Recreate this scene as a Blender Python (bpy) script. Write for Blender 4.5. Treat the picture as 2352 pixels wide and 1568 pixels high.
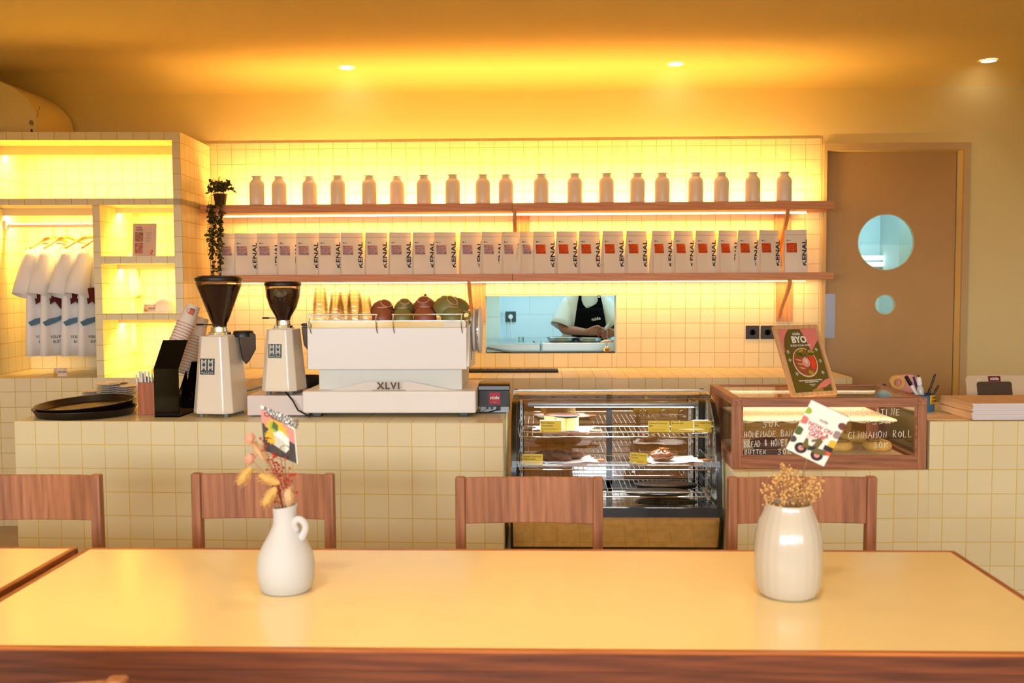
import bpy, bmesh, math, random
from mathutils import Vector, Matrix, noise as mnoise
from math import pi, sin, cos, radians as rad
random.seed(7)
for _o in list(bpy.data.objects): bpy.data.objects.remove(_o)
scene = bpy.context.scene
COL = scene.collection

# ---------------------------------------------------------------- camera, world, lights
CAM = Vector((0, 0, 1.49)); FPX = 2287.0
RC = Matrix.Rotation(rad(1.70), 3, 'Z') @ Matrix.Rotation(pi/2 - rad(3.35), 3, 'X') @ Matrix.Rotation(-0.0045, 3, 'Z')
cd = bpy.data.cameras.new('camera'); cam = bpy.data.objects.new('camera', cd); COL.objects.link(cam)
cd.sensor_width = 36; cd.lens = 36*FPX/2352; cd.clip_start = .05
cam.matrix_world = Matrix.Translation(CAM) @ RC.to_4x4()
cd.dof.use_dof = True; cd.dof.focus_distance = 5.0; cd.dof.aperture_fstop = 4.5
scene.camera = cam
scene.view_settings.view_transform = 'Standard'; scene.view_settings.look = 'None'
scene.view_settings.gamma = 1; scene.view_settings.use_curve_mapping = False
scene.view_settings.exposure = 0.0
scene.cycles.transparent_max_bounces = 32

def ray(px, py): return RC @ Vector(((px-1176)/FPX, -(py-784)/FPX, -1))
def W(px, py, Y):
    d = ray(px, py); return CAM + d*(Y/d.y)
def WZ(px, py, z):
    d = ray(px, py); return CAM + d*((z-CAM.z)/d.z)

world = bpy.data.worlds.new('daylight'); scene.world = world; world.use_nodes = True
wb = world.node_tree.nodes['Background']; wb.inputs[0].default_value = (0.75, 0.88, 1.0, 1); wb.inputs[1].default_value = 1.2

LED = (1.0, 0.565, 0.15); LEDY = (1.0, 0.65, 0.17); DAY = (0.80, 0.89, 1.0); COOL = (0.52, 0.80, 1.0)
def area(name, loc, sx, sy, power, color, rot=(0, 0, 0), spread=180):
    l = bpy.data.lights.new(name, 'AREA'); l.shape = 'RECTANGLE'; l.size = sx; l.size_y = sy
    l.energy = power; l.color = color; l.spread = rad(spread)
    o = bpy.data.objects.new(name, l); o.location = loc; o.rotation_euler = rot; COL.objects.link(o); return o
# daylight through the big windows behind the camera (emit towards +Y)
area('window_daylight', (-3.0, -3.9, 1.9), 2.2, 1.2, 158, DAY, (pi/2, 0, 0))
area('window_daylight', (0.0, -3.9, 1.9), 2.6, 1.2, 118, DAY, (pi/2, 0, 0))
area('window_daylight', (3.0, -3.9, 1.9), 2.2, 1.2, 88, DAY, (pi/2, 0, 0))
# ceiling spots over the dining tables and behind the counter, all above the picture's upper edge
for _x, _y, _p in ((-2.4, 1.5, 17), (-1.0, 1.5, 18), (.4, 1.5, 15), (1.8, 1.5, 6), (-2.2, 3.0, 8), (-.6, 3.0, 8), (1.0, 3.0, 6), (2.6, 3.0, 5), (-1.5, 4.9, 2), (.9, 4.9, 2)):
    _l = bpy.data.lights.new('ceiling_spot', 'SPOT'); _l.energy = _p*3; _l.spot_size = rad(115); _l.spot_blend = 1; _l.color = (1, .84, .62); _l.shadow_soft_size = .09
    _o = bpy.data.objects.new('ceiling_spot', _l); _o.location = (_x, _y, 2.87); COL.objects.link(_o)
# LED strips along the shelves
area('upper_shelf_uplight', (-.15, 6.585, 2.035), 3.85, .02, 46, LED, (pi-rad(38), 0, 0))
area('upper_shelf_downlight', (-.15, 6.60, 1.945), 3.9, .012, 13, LED, (rad(22), 0, 0))
area('lower_shelf_downlight', (-.15, 6.60, 1.495), 3.9, .012, 11, LED, (rad(22), 0, 0))
# kitchen tubes
area('kitchen_tube', (0.4, 7.75, 2.75), 2.4, .5, 50, COOL)
area('kitchen_tube', (2.9, 7.75, 2.75), 1.2, .5, 26, COOL)

# ---------------------------------------------------------------- materials
def lin(c): return tuple((x/12.92 if x <= .04045 else ((x+.055)/1.055)**2.4) for x in c)
def S(r, g, b): return lin((r/255, g/255, b/255)) + (1,)
_m = {}
def mat(name, col=(200, 200, 200), rough=.5, metal=0, emis=None, estr=0, spec=None, coat=0, bump=0, bscale=60, var=0, vscale=8, sss=0, trans=0, sheen=0):
    if name in _m: return _m[name]
    m = bpy.data.materials.new(name); m.use_nodes = True; _m[name] = m
    nt = m.node_tree; b = nt.nodes['Principled BSDF']; c = S(*col)
    b.inputs['Base Color'].default_value = c; b.inputs['Roughness'].default_value = rough; b.inputs['Metallic'].default_value = metal
    if spec is not None: b.inputs['Specular IOR Level'].default_value = spec
    if coat: b.inputs['Coat Weight'].default_value = coat; b.inputs['Coat Roughness'].default_value = .08
    if sheen: b.inputs['Sheen Weight'].default_value = sheen
    if trans: b.inputs['Transmission Weight'].default_value = trans; b.inputs['IOR'].default_value = 1.45
    if emis: b.inputs['Emission Color'].default_value = S(*emis); b.inputs['Emission Strength'].default_value = estr
    tc = nt.nodes.new('ShaderNodeTexCoord')
    if bump or var:
        n = nt.nodes.new('ShaderNodeTexNoise'); n.inputs['Scale'].default_value = bscale if bump else vscale; n.inputs['Detail'].default_value = 4
        nt.links.new(tc.outputs['Object'], n.inputs['Vector'])
        if bump:
            bp = nt.nodes.new('ShaderNodeBump'); bp.inputs['Strength'].default_value = bump; bp.inputs['Distance'].default_value = .004
            nt.links.new(n.outputs['Fac'], bp.inputs['Height']); nt.links.new(bp.outputs['Normal'], b.inputs['Normal'])
        if var:
            n2 = nt.nodes.new('ShaderNodeTexNoise'); n2.inputs['Scale'].default_value = vscale; n2.inputs['Detail'].default_value = 5
            nt.links.new(tc.outputs['Object'], n2.inputs['Vector'])
            r = nt.nodes.new('ShaderNodeValToRGB'); r.color_ramp.elements[0].position = .3; r.color_ramp.elements[1].position = .7
            r.color_ramp.elements[0].color = tuple(x*(1-var) for x in c[:3]) + (1,)
            r.color_ramp.elements[1].color = tuple(min(1, x*(1+var)) for x in c[:3]) + (1,)
            nt.links.new(n2.outputs['Fac'], r.inputs['Fac']); nt.links.new(r.outputs['Color'], b.inputs['Base Color'])
    return m

def tile_mat(name, col, grout, size=.1, row=None, ox=0, oy=0, rough=.28, mortar=.0022, offset=0.0, var=.03):
    if name in _m: return _m[name]
    m = bpy.data.materials.new(name); m.use_nodes = True; _m[name] = m; nt = m.node_tree; b = nt.nodes['Principled BSDF']
    uv = nt.nodes.new('ShaderNodeUVMap'); mp = nt.nodes.new('ShaderNodeMapping'); mp.inputs['Location'].default_value = (-ox+50*size, -oy+50*(row or size), 0)
    nt.links.new(uv.outputs['UV'], mp.inputs['Vector'])
    br = nt.nodes.new('ShaderNodeTexBrick'); br.offset = offset; br.inputs['Scale'].default_value = 1; br.inputs['Mortar Size'].default_value = mortar
    br.inputs['Mortar Smooth'].default_value = .3; br.inputs['Bias'].default_value = 0
    br.inputs['Brick Width'].default_value = size; br.inputs['Row Height'].default_value = row or size
    c = S(*col); br.inputs['Color1'].default_value = tuple(min(1, x*(1+var)) for x in c[:3]) + (1,)
    br.inputs['Color2'].default_value = tuple(x*(1-var) for x in c[:3]) + (1,)
    br.inputs['Mortar'].default_value = S(*grout); nt.links.new(mp.outputs['Vector'], br.inputs['Vector'])
    nt.links.new(br.outputs['Color'], b.inputs['Base Color'])
    mr = nt.nodes.new('ShaderNodeMapRange'); mr.inputs['To Min'].default_value = rough; mr.inputs['To Max'].default_value = .8
    nt.links.new(br.outputs['Fac'], mr.inputs['Value']); nt.links.new(mr.outputs['Result'], b.inputs['Roughness'])
    n = nt.nodes.new('ShaderNodeTexNoise'); n.inputs['Scale'].default_value = 9; nt.links.new(mp.outputs['Vector'], n.inputs['Vector'])
    ad = nt.nodes.new('ShaderNodeMath'); ad.operation = 'MULTIPLY_ADD'; ad.inputs[1].default_value = -1; nt.links.new(br.outputs['Fac'], ad.inputs[0])
    ml = nt.nodes.new('ShaderNodeMath'); ml.operation = 'MULTIPLY'; ml.inputs[1].default_value = .8; nt.links.new(n.outputs['Fac'], ml.inputs[0]); nt.links.new(ml.outputs[0], ad.inputs[2])
    bp = nt.nodes.new('ShaderNodeBump'); bp.inputs['Strength'].default_value = .35; bp.inputs['Distance'].default_value = .003
    nt.links.new(ad.outputs[0], bp.inputs['Height']); nt.links.new(bp.outputs['Normal'], b.inputs['Normal'])
    return m

def wood(name, c1, c2, axis='X', rough=.45, scale=1.0, strips=0, coat=0):
    """grain runs along the local axis; strips = width of glued staves across it"""
    if name in _m: return _m[name]
    m = bpy.data.materials.new(name); m.use_nodes = True; _m[name] = m; nt = m.node_tree; b = nt.nodes['Principled BSDF']
    tc = nt.nodes.new('ShaderNodeTexCoord'); mp = nt.nodes.new('ShaderNodeMapping')
    sc = [22*scale]*3; sc['XYZ'.index(axis)] = 1.3*scale; mp.inputs['Scale'].default_value = sc
    nt.links.new(tc.outputs['Object'], mp.inputs['Vector'])
    n = nt.nodes.new('ShaderNodeTexNoise'); n.inputs['Scale'].default_value = 2.2; n.inputs['Detail'].default_value = 8; n.inputs['Roughness'].default_value = .65; n.inputs['Distortion'].default_value = .6
    nt.links.new(mp.outputs['Vector'], n.inputs['Vector'])
    w = nt.nodes.new('ShaderNodeTexWave'); w.inputs['Scale'].default_value = 1.1; w.inputs['Distortion'].default_value = 3; w.inputs['Detail'].default_value = 3; w.bands_direction = 'DIAGONAL'
    nt.links.new(mp.outputs['Vector'], w.inputs['Vector'])
    mx = nt.nodes.new('ShaderNodeMath'); mx.operation = 'MULTIPLY_ADD'; mx.inputs[1].default_value = .14; nt.links.new(w.outputs['Fac'], mx.inputs[0])
    m2 = nt.nodes.new('ShaderNodeMath'); m2.operation = 'MULTIPLY'; m2.inputs[1].default_value = .92; nt.links.new(n.outputs['Fac'], m2.inputs[0]); nt.links.new(m2.outputs[0], mx.inputs[2])
    r = nt.nodes.new('ShaderNodeValToRGB'); r.color_ramp.elements[0].position = .33; r.color_ramp.elements[1].position = .72
    r.color_ramp.elements[0].color = S(*c2); r.color_ramp.elements[1].color = S(*c1)
    nt.links.new(mx.outputs[0], r.inputs['Fac']); out = r.outputs['Color']
    if strips:
        br = nt.nodes.new('ShaderNodeTexBrick'); br.offset = .37; br.inputs['Scale'].default_value = 1; br.inputs['Mortar Size'].default_value = .0004
        br.inputs['Brick Width'].default_value = .9; br.inputs['Row Height'].default_value = strips
        br.inputs['Color1'].default_value = (1.1, 1.1, 1.1, 1); br.inputs['Color2'].default_value = (.62, .57, .54, 1); br.inputs['Mortar'].default_value = (.5, .45, .42, 1)
        sp = nt.nodes.new('ShaderNodeSeparateXYZ'); cb = nt.nodes.new('ShaderNodeCombineXYZ'); nt.links.new(tc.outputs['Object'], sp.inputs[0])
        nt.links.new(sp.outputs[axis], cb.inputs['X']); nt.links.new(sp.outputs['X' if axis != 'X' else 'Z'], cb.inputs['Y']); nt.links.new(cb.outputs[0], br.inputs['Vector'])
        mm = nt.nodes.new('ShaderNodeMix'); mm.data_type = 'RGBA'; mm.blend_type = 'MULTIPLY'; mm.inputs[0].default_value = .75
        nt.links.new(out, mm.inputs[6]); nt.links.new(br.outputs['Color'], mm.inputs[7]); out = mm.outputs[2]
    nt.links.new(out, b.inputs['Base Color']); b.inputs['Roughness'].default_value = rough
    if coat: b.inputs['Coat Weight'].default_value = coat
    bp = nt.nodes.new('ShaderNodeBump'); bp.inputs['Strength'].default_value = .12; bp.inputs['Distance'].default_value = .002
    nt.links.new(n.outputs['Fac'], bp.inputs['Height']); nt.links.new(bp.outputs['Normal'], b.inputs['Normal'])
    return m

def glass(name, tint=(1, 1, 1), refl=.08, rough=.0, mx=.85):
    if name in _m: return _m[name]
    m = bpy.data.materials.new(name); m.use_nodes = True; _m[name] = m; nt = m.node_tree; nt.nodes.clear()
    o = nt.nodes.new('ShaderNodeOutputMaterial'); t = nt.nodes.new('ShaderNodeBsdfTransparent'); g = nt.nodes.new('ShaderNodeBsdfGlossy')
    t.inputs['Color'].default_value = tint + (1,); g.inputs['Roughness'].default_value = rough
    lw = nt.nodes.new('ShaderNodeLayerWeight'); lw.inputs['Blend'].default_value = .25
    mr = nt.nodes.new('ShaderNodeMapRange'); mr.inputs['To Min'].default_value = refl; mr.inputs['To Max'].default_value = mx
    nt.links.new(lw.outputs['Fresnel'], mr.inputs['Value']); x = nt.nodes.new('ShaderNodeMixShader')
    nt.links.new(mr.outputs['Result'], x.inputs[0]); nt.links.new(t.outputs[0], x.inputs[1]); nt.links.new(g.outputs[0], x.inputs[2]); nt.links.new(x.outputs[0], o.inputs['Surface'])
    return m

def speckle(name, base, spots, scale=90, th=.16, rough=.6, second=None):
    """scattered small printed marks"""
    if name in _m: return _m[name]
    m = bpy.data.materials.new(name); m.use_nodes = True; _m[name] = m; nt = m.node_tree; b = nt.nodes['Principled BSDF']
    tc = nt.nodes.new('ShaderNodeTexCoord'); v = nt.nodes.new('ShaderNodeTexVoronoi'); v.inputs['Scale'].default_value = scale
    nt.links.new(tc.outputs['Object'], v.inputs['Vector'])
    r = nt.nodes.new('ShaderNodeValToRGB'); r.color_ramp.elements[0].position = th; r.color_ramp.elements[1].position = th+.05
    r.color_ramp.elements[0].color = S(*spots); r.color_ramp.elements[1].color = S(*base)
    nt.links.new(v.outputs['Distance'], r.inputs['Fac']); nt.links.new(r.outputs['Color'], b.inputs['Base Color']); b.inputs['Roughness'].default_value = rough
    return m

# ---------------------------------------------------------------- mesh builder
class MB:
    def __init__(s): s.v = []; s.f = []
    def add(s, vs, fs, M=None):
        o = len(s.v); s.v += [(M @ Vector(p)) if M is not None else Vector(p) for p in vs]; s.f += [tuple(i+o for i in f) for f in fs]; return s
    def box(s, x0, x1, y0, y1, z0, z1, M=None):
        return s.add([(x0,y0,z0),(x1,y0,z0),(x1,y1,z0),(x0,y1,z0),(x0,y0,z1),(x1,y0,z1),(x1,y1,z1),(x0,y1,z1)],
                     [(0,3,2,1),(4,5,6,7),(0,1,5,4),(1,2,6,5),(2,3,7,6),(3,0,4,7)], M)
    def loft(s, rings, M=None, caps=True, closed=True):
        n = len(rings[0]); vs = [p for r in rings for p in r]; fs = []
        for i in range(len(rings)-1):
            for j in range(n if closed else n-1):
                k = (j+1) % n; fs.append((i*n+j, i*n+k, (i+1)*n+k, (i+1)*n+j))
        if caps: fs.append(tuple(range(n-1, -1, -1))); fs.append(tuple((len(rings)-1)*n+j for j in range(n)))
        return s.add(vs, fs, M)
    def lathe(s, prof, seg=32, M=None, caps=False, rib=0, nr=0):
        rings = [[(r*(1+rib*cos(nr*2*pi*j/seg))*cos(2*pi*j/seg), r*(1+rib*cos(nr*2*pi*j/seg))*sin(2*pi*j/seg), z) for j in range(seg)] for r, z in prof]
        return s.loft(rings, M, caps)
    def cyl(s, p, r, h, seg=24, axis='Z', r2=None, M=None):
        R = {'Z': Matrix.Identity(4), 'Y': Matrix.Rotation(-pi/2, 4, 'X'), 'X': Matrix.Rotation(pi/2, 4, 'Y')}[axis]
        A = Matrix.Translation(p) @ R; A = M @ A if M is not None else A
        return s.lathe([(r, 0), (r if r2 is None else r2, h)], seg, A, True)
    def tube(s, pts, r, seg=8, closed=False, M=None, caps=True):
        pts = [Vector(p) for p in pts]; n = len(pts); rings = []; up = Vector((0, 0, 1)); pn = None
        for i, p in enumerate(pts):
            if closed: t = pts[(i+1) % n] - pts[i-1]
            else: t = pts[min(i+1, n-1)] - pts[max(i-1, 0)]
            t.normalize()
            if pn is None: pn = t.cross(up) if abs(t.dot(up)) < .95 else t.cross(Vector((1, 0, 0)))
            a = pn - t*pn.dot(t)
            if a.length < 1e-6: a = t.orthogonal()
            a.normalize(); pn = a; b = t.cross(a); rr = r[i] if isinstance(r, (list, tuple)) else r
            rings.append([tuple(p + a*(rr*cos(2*pi*j/seg)) + b*(rr*sin(2*pi*j/seg))) for j in range(seg)])
        if closed: rings.append(rings[0]); caps = False
        return s.loft(rings, M, caps)
    def prism(s, poly, t, M=None):
        """polygon in local XZ, front at y=0, extruded to y=t"""
        n = len(poly); vs = [(x, 0, z) for x, z in poly] + [(x, t, z) for x, z in poly]
        fs = [tuple(range(n)), tuple(range(2*n-1, n-1, -1))] + [(i, i+n, (i+1) % n+n, (i+1) % n) for i in range(n)]
        return s.add(vs, fs, M)
    def prismx(s, poly, x0, x1, M=None):
        """polygon in YZ, extruded along X"""
        n = len(poly); vs = [(x0, y, z) for y, z in poly] + [(x1, y, z) for y, z in poly]
        fs = [tuple(range(n)), tuple(range(2*n-1, n-1, -1))] + [(i, i+n, (i+1) % n+n, (i+1) % n) for i in range(n)]
        return s.add(vs, fs, M)
    def prismz(s, poly, z0, z1, M=None):
        n = len(poly); vs = [(x, y, z0) for x, y in poly] + [(x, y, z1) for x, y in poly]
        fs = [tuple(range(n-1, -1, -1)), tuple(range(n, 2*n))] + [(i, (i+1) % n, (i+1) % n+n, i+n) for i in range(n)]
        return s.add(vs, fs, M)
    def ball(s, c, r, seg=14, rings=8, M=None, sc=(1, 1, 1), jit=0):
        vs = []; 
        for i in range(rings+1):
            th = pi*i/rings
            for j in range(seg):
                ph = 2*pi*j/seg; q = 1 + (jit*mnoise.noise(Vector((cos(ph)*sin(th)*2, sin(ph)*sin(th)*2, cos(th)*2)) + Vector(c)*9) if jit else 0)
                vs.append((c[0]+r*q*sc[0]*sin(th)*cos(ph), c[1]+r*q*sc[1]*sin(th)*sin(ph), c[2]+r*q*sc[2]*cos(th)))
        fs = [(i*seg+j, (i+1)*seg+j, (i+1)*seg+(j+1) % seg, i*seg+(j+1) % seg) for i in range(rings) for j in range(seg)]
        return s.add(vs, fs, M)
    def build(s, name, m, parent=None, smooth=True, bevel=0, ang=38, uvM=None, bseg=2, solid=0, weld=True):
        me = bpy.data.meshes.new(name); me.from_pydata([tuple(p) for p in s.v], [], s.f)
        bm = bmesh.new(); bm.from_mesh(me)
        if weld: bmesh.ops.remove_doubles(bm, verts=bm.verts, dist=1e-6)
        bmesh.ops.recalc_face_normals(bm, faces=bm.faces); bm.to_mesh(me); bm.free()
        uv = me.uv_layers.new(name='UVMap').data
        for p in me.polygons:
            nn = p.normal; a = max(range(3), key=lambda k: abs(nn[k]))
            for li in p.loop_indices:
                c = me.vertices[me.loops[li].vertex_index].co
                if uvM is not None: c = uvM @ c
                uv[li].uv = (c.y, c.z) if a == 0 else ((c.x, c.z) if a == 1 else (c.x, c.y))
        if smooth:
            for p in me.polygons: p.use_smooth = True
            me.set_sharp_from_angle(angle=rad(ang))
        me.materials.append(m)
        o = bpy.data.objects.new(name, me); COL.objects.link(o)
        if parent: o.parent = parent
        if bevel:
            b = o.modifiers.new('bevel', 'BEVEL'); b.width = bevel; b.segments = bseg; b.limit_method = 'ANGLE'; b.angle_limit = rad(40)
        if solid:
            b = o.modifiers.new('solid', 'SOLIDIFY'); b.thickness = solid; b.offset = 0
        return o

def tag(o, label=None, cat=None, group=None, kind=None):
    if label: o['label'] = label
    if cat: o['category'] = cat
    if group: o['group'] = group
    if kind: o['kind'] = kind
    return o
def thing(name, label, cat, loc=(0, 0, 0), rz=0, group=None, rot=None):
    o = bpy.data.objects.new(name, None); o.empty_display_size = .05; COL.objects.link(o); o.location = loc
    o.rotation_euler = rot if rot else (0, 0, rz); return tag(o, label, cat, group)
def struct(o): o['kind'] = 'structure'; return o
def dup(o, loc=None, rot=None, label=None, parent=None, scale=None):
    c = o.copy(); COL.objects.link(c)
    if parent: c.parent = parent
    for ch in list(o.children): dup(ch, parent=c)
    if loc is not None: c.location = loc
    if rot is not None: c.rotation_euler = rot
    if scale is not None: c.scale = scale
    if label: c['label'] = label
    return c
RX90 = Matrix.Rotation(pi/2, 4, 'X')
def text(s, size, loc, m, parent=None, rot=(pi/2, 0, 0), ext=.0004, name='lettering', align='CENTER', sx=1, bold=0, sp=1):
    cu = bpy.data.curves.new('t', 'FONT'); cu.body = s; cu.size = size; cu.extrude = ext; cu.align_x = align; cu.align_y = 'CENTER'; cu.offset = bold
    cu.space_character = sp; cu.resolution_u = 3
    to = bpy.data.objects.new('t', cu); COL.objects.link(to); bpy.context.view_layer.update()
    me = bpy.data.meshes.new_from_object(to); bpy.data.objects.remove(to); bpy.data.curves.remove(cu)
    me.name = name; me.materials.clear(); me.materials.append(m)
    if sx != 1:
        for v in me.vertices: v.co.x *= sx
    o = bpy.data.objects.new(name, me); COL.objects.link(o); o.location = loc; o.rotation_euler = rot
    if parent: o.parent = parent
    return o
ORD = ['first','second','third','fourth','fifth','sixth','seventh','eighth','ninth','tenth','eleventh','twelfth','thirteenth','fourteenth','fifteenth','sixteenth','seventeenth','eighteenth','nineteenth','twentieth']
def smp(pts, n=5):
    P = [Vector(p) for p in pts]; out = []
    for i in range(len(P)-1):
        a, b, c, d = P[max(i-1, 0)], P[i], P[i+1], P[min(i+2, len(P)-1)]
        for k in range(n):
            t = k/n; out.append(.5*((2*b)+(c-a)*t+(2*a-5*b+4*c-d)*t*t+(3*b-a-3*c+d)*t**3))
    return out+[P[-1]]
def smr(r, n=5): return [r[i]+(r[i+1]-r[i])*k/n for i in range(len(r)-1) for k in range(n)]+[r[-1]]
def ell(cx, cz, rx, rz, n=28, a0=0, a1=2*pi, rot=0):
    P = []
    for i in range(n):
        a = a0+(a1-a0)*i/(n if abs(a1-a0-2*pi) < 1e-6 else n-1); x, z = rx*cos(a), rz*sin(a)
        P.append((cx+x*cos(rot)-z*sin(rot), cz+x*sin(rot)+z*cos(rot)))
    return P
def rrect(x0, x1, z0, z1, r, n=5):
    P = []
    for cx, cz, a in ((x1-r, z0+r, -pi/2), (x1-r, z1-r, 0), (x0+r, z1-r, pi/2), (x0+r, z0+r, pi)):
        P += [(cx+r*cos(a+pi/2*i/n), cz+r*sin(a+pi/2*i/n)) for i in range(n+1)]
    return P

# shared materials
M_edgLitX = wood('edge_wood_lit_x', (206, 122, 58), (158, 84, 38), 'X', .4); M_edgY = wood('edge_wood_y', (186, 106, 50), (140, 72, 32), 'Y', .4); M_tabShadeX = wood('table_wood_shade_x', (134, 70, 38), (82, 38, 20), 'X', .42); M_tabShadeY = wood('table_wood_shade_y', (168, 98, 56), (108, 54, 28), 'Y', .42)  # apron tone holds the shade in its colour; front edging tone holds reflected light
TILE = (243, 228, 184); GROUT = (222, 186, 96)
M_plaster = mat('cream_plaster', (240, 220, 156), .75, bump=.15, bscale=14)
M_ceil = mat('ceiling_plaster', (242, 216, 144), .85, bump=.05, bscale=5)
M_shelfwood = wood('shelf_wood', (222, 160, 108), (196, 126, 76), 'X')
M_bracket = wood('bracket_wood', (226, 168, 112), (204, 140, 86), 'Z')
M_teakX = wood('teak_x', (188, 124, 84), (134, 78, 50), 'X', .42)
M_teakY = wood('teak_y', (188, 124, 84), (134, 78, 50), 'Y', .42)
M_teakZ = wood('teak_z', (188, 124, 84), (138, 82, 52), 'Z', .42)
M_teakpanel = wood('teak_panel', (200, 134, 92), (146, 88, 56), 'Z', .42, scale=.9, strips=.066)
M_chrome = mat('chrome', (225, 225, 225), .08, 1)
M_steel = mat('brushed_steel', (190, 192, 192), .28, 1)
M_black = mat('black_plastic', (18, 17, 17), .35)
M_blackg = mat('glossy_black_acrylic', (8, 7, 7), .06, spec=.2)
M_white = mat('white_enamel', (240, 232, 220), .3)
M_paper = mat('white_paper', (238, 234, 228), .6)
M_ink = mat('dark_ink', (30, 26, 34), .6)
M_wink = mat('white_ink', (245, 242, 236), .6)
M_red = mat('crimson_print', (176, 28, 54), .5)
M_maroon = mat('maroon_print', (112, 18, 34), .6)
# ================================================================ setting
YW = 6.727                                  # plaster face of the back wall
YT = 6.72                                   # tiled face of the back wall
ZC = 2.90
zt = 2.44                                   # top of the tiles
wl = W(1113, 740, YT).x; wr = W(1417, 740, YT).x; wt = W(1265, 677, YT).z; wbm = W(1265, 811, YT).z
p = W(1850, 401, YT)
M_walltile = tile_mat('wall_tile', TILE, GROUT, .0985, ox=p.x, oy=p.z)
M_countertile = tile_mat('counter_tile', (234, 220, 180), (226, 196, 112), .1, ox=-2.235, oy=.92)
M_rcountertile = tile_mat('right_counter_tile', (234, 220, 180), (226, 196, 112), .1, ox=W(2165, 1000, 4.1).x, oy=.92)
M_bcountertile = tile_mat('back_counter_tile', TILE, GROUT, .1, ox=W(1368, 875, 6.0).x, oy=.917)
M_unittile = tile_mat('unit_tile', TILE, GROUT, .095, ox=0, oy=.93)
M_ktile = tile_mat('kitchen_tile', (208, 230, 236), (190, 200, 198), .4, .2, offset=.5, mortar=.002, ox=.1, oy=.02)
M_floor = mat('polished_concrete', (176, 148, 116), .3, bump=.05, bscale=30, var=.14, vscale=5)

b = MB().box(-4.6, 4.6, -4.1, 9.4, -.06, 0); struct(b.build('floor', M_floor, smooth=False))
# ceiling with a coved meeting of wall and ceiling
RCV = .13; prof = [(-4.1, ZC), (YW-RCV, ZC)] + [(YW-RCV+RCV*sin(a), ZC-RCV+RCV*cos(a)) for a in [pi/2*i/8 for i in range(1, 9)]]
prof += [(YW+.16, ZC-RCV), (YW+.16, ZC+.12), (-4.1, ZC+.12)]
struct(MB().prismx(prof, -4.6, 4.6).build('ceiling', M_ceil))
# back wall with the pass-through and the door opening
dl = W(1888, 600, YW).x; dr = W(2207, 600, YW).x; dt = W(2050, 345, YW).z
b = MB(); Y0, Y1 = YW, YW+.15
b.box(-4.6, wl, Y0, Y1, 0, ZC-RCV).box(wr, dl, Y0, Y1, 0, ZC-RCV).box(wl, wr, Y0, Y1, 0, wbm).box(wl, wr, Y0, Y1, wt, ZC-RCV)
b.box(dl, dr, Y0, Y1, dt, ZC-RCV).box(dr, 4.6, Y0, Y1, 0, ZC-RCV)
struct(b.build('wall_back', M_plaster, smooth=False))
xl, xr = -2.262, W(1886, 500, YT).x
b = MB(); Y0, Y1 = YT, YW
b.box(xl, wl, Y0, Y1, .9, zt).box(wr, xr, Y0, Y1, .9, zt).box(wl, wr, Y0, Y1, .9, wbm).box(wl, wr, Y0, Y1, wt, zt)
struct(b.build('trim_1', M_walltile, smooth=False, bevel=.002))
# reveal of the pass-through
b = MB().box(wl-.001, wl+.006, YT+.002, YW+.15, wbm, wt).box(wr-.006, wr+.001, YT+.002, YW+.15, wbm, wt).box(wl, wr, YT+.002, YW+.15, wt-.006, wt)
struct(b.build('window_1', mat('reveal_white', (214, 220, 206), .5), smooth=False))
# side walls, wall behind the camera with three tall openings
struct(MB().box(-4.7, -4.6, -4.1, 9.4, 0, ZC+.1).build('wall_left', M_plaster, smooth=False))
struct(MB().box(4.6, 4.7, -4.1, 9.4, 0, ZC+.1).build('wall_right', M_plaster, smooth=False))
b = MB(); ws = [(-4.1, -1.9), (-1.3, 1.3), (1.9, 4.1)]; xs = [-4.6] + [q for w in ws for q in w] + [4.6]
for i in range(0, len(xs), 2): b.box(xs[i], xs[i+1], -4.1, -4.0, 1.3, 2.5)
b.box(-4.6, 4.6, -4.1, -4.0, 0, 1.3).box(-4.6, 4.6, -4.1, -4.0, 2.5, ZC)
struct(b.build('wall_front', M_plaster, smooth=False))
for i, (a, c) in enumerate(ws):
    b = MB().box(a, c, -4.07, -4.03, 1.3, 1.35).box(a, c, -4.07, -4.03, 2.45, 2.5).box(a, a+.05, -4.07, -4.03, 1.3, 2.5).box(c-.05, c, -4.07, -4.03, 1.3, 2.5).box((a+c)/2-.025, (a+c)/2+.025, -4.07, -4.03, 1.3, 2.5)
    struct(b.build('window_%d' % (i+3), M_teakZ, smooth=False))
struct(MB().box(-4.6, 4.6, .85, 1.05, 1.95, ZC).build('ceiling_daylight_block', M_plaster, smooth=False))  # beam added out of view to keep daylight off the upper back wall
# rounded bulkhead at the far left, standing above the shelving
q = [W(-260, 178, 6.2), W(-60, 178, 6.2), W(0, 186, 6.2), W(35, 204, 6.2), W(62, 226, 6.2), W(78, 250, 6.2), W(84, 275, 6.2), W(86, 300, 6.2), W(86, 314, 6.2), W(-260, 314, 6.2)]
struct(MB().prism([(v.x, v.z) for v in q], .5, Matrix.Translation((0, 6.2, 0))).build('trim_2', M_plaster))
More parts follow.
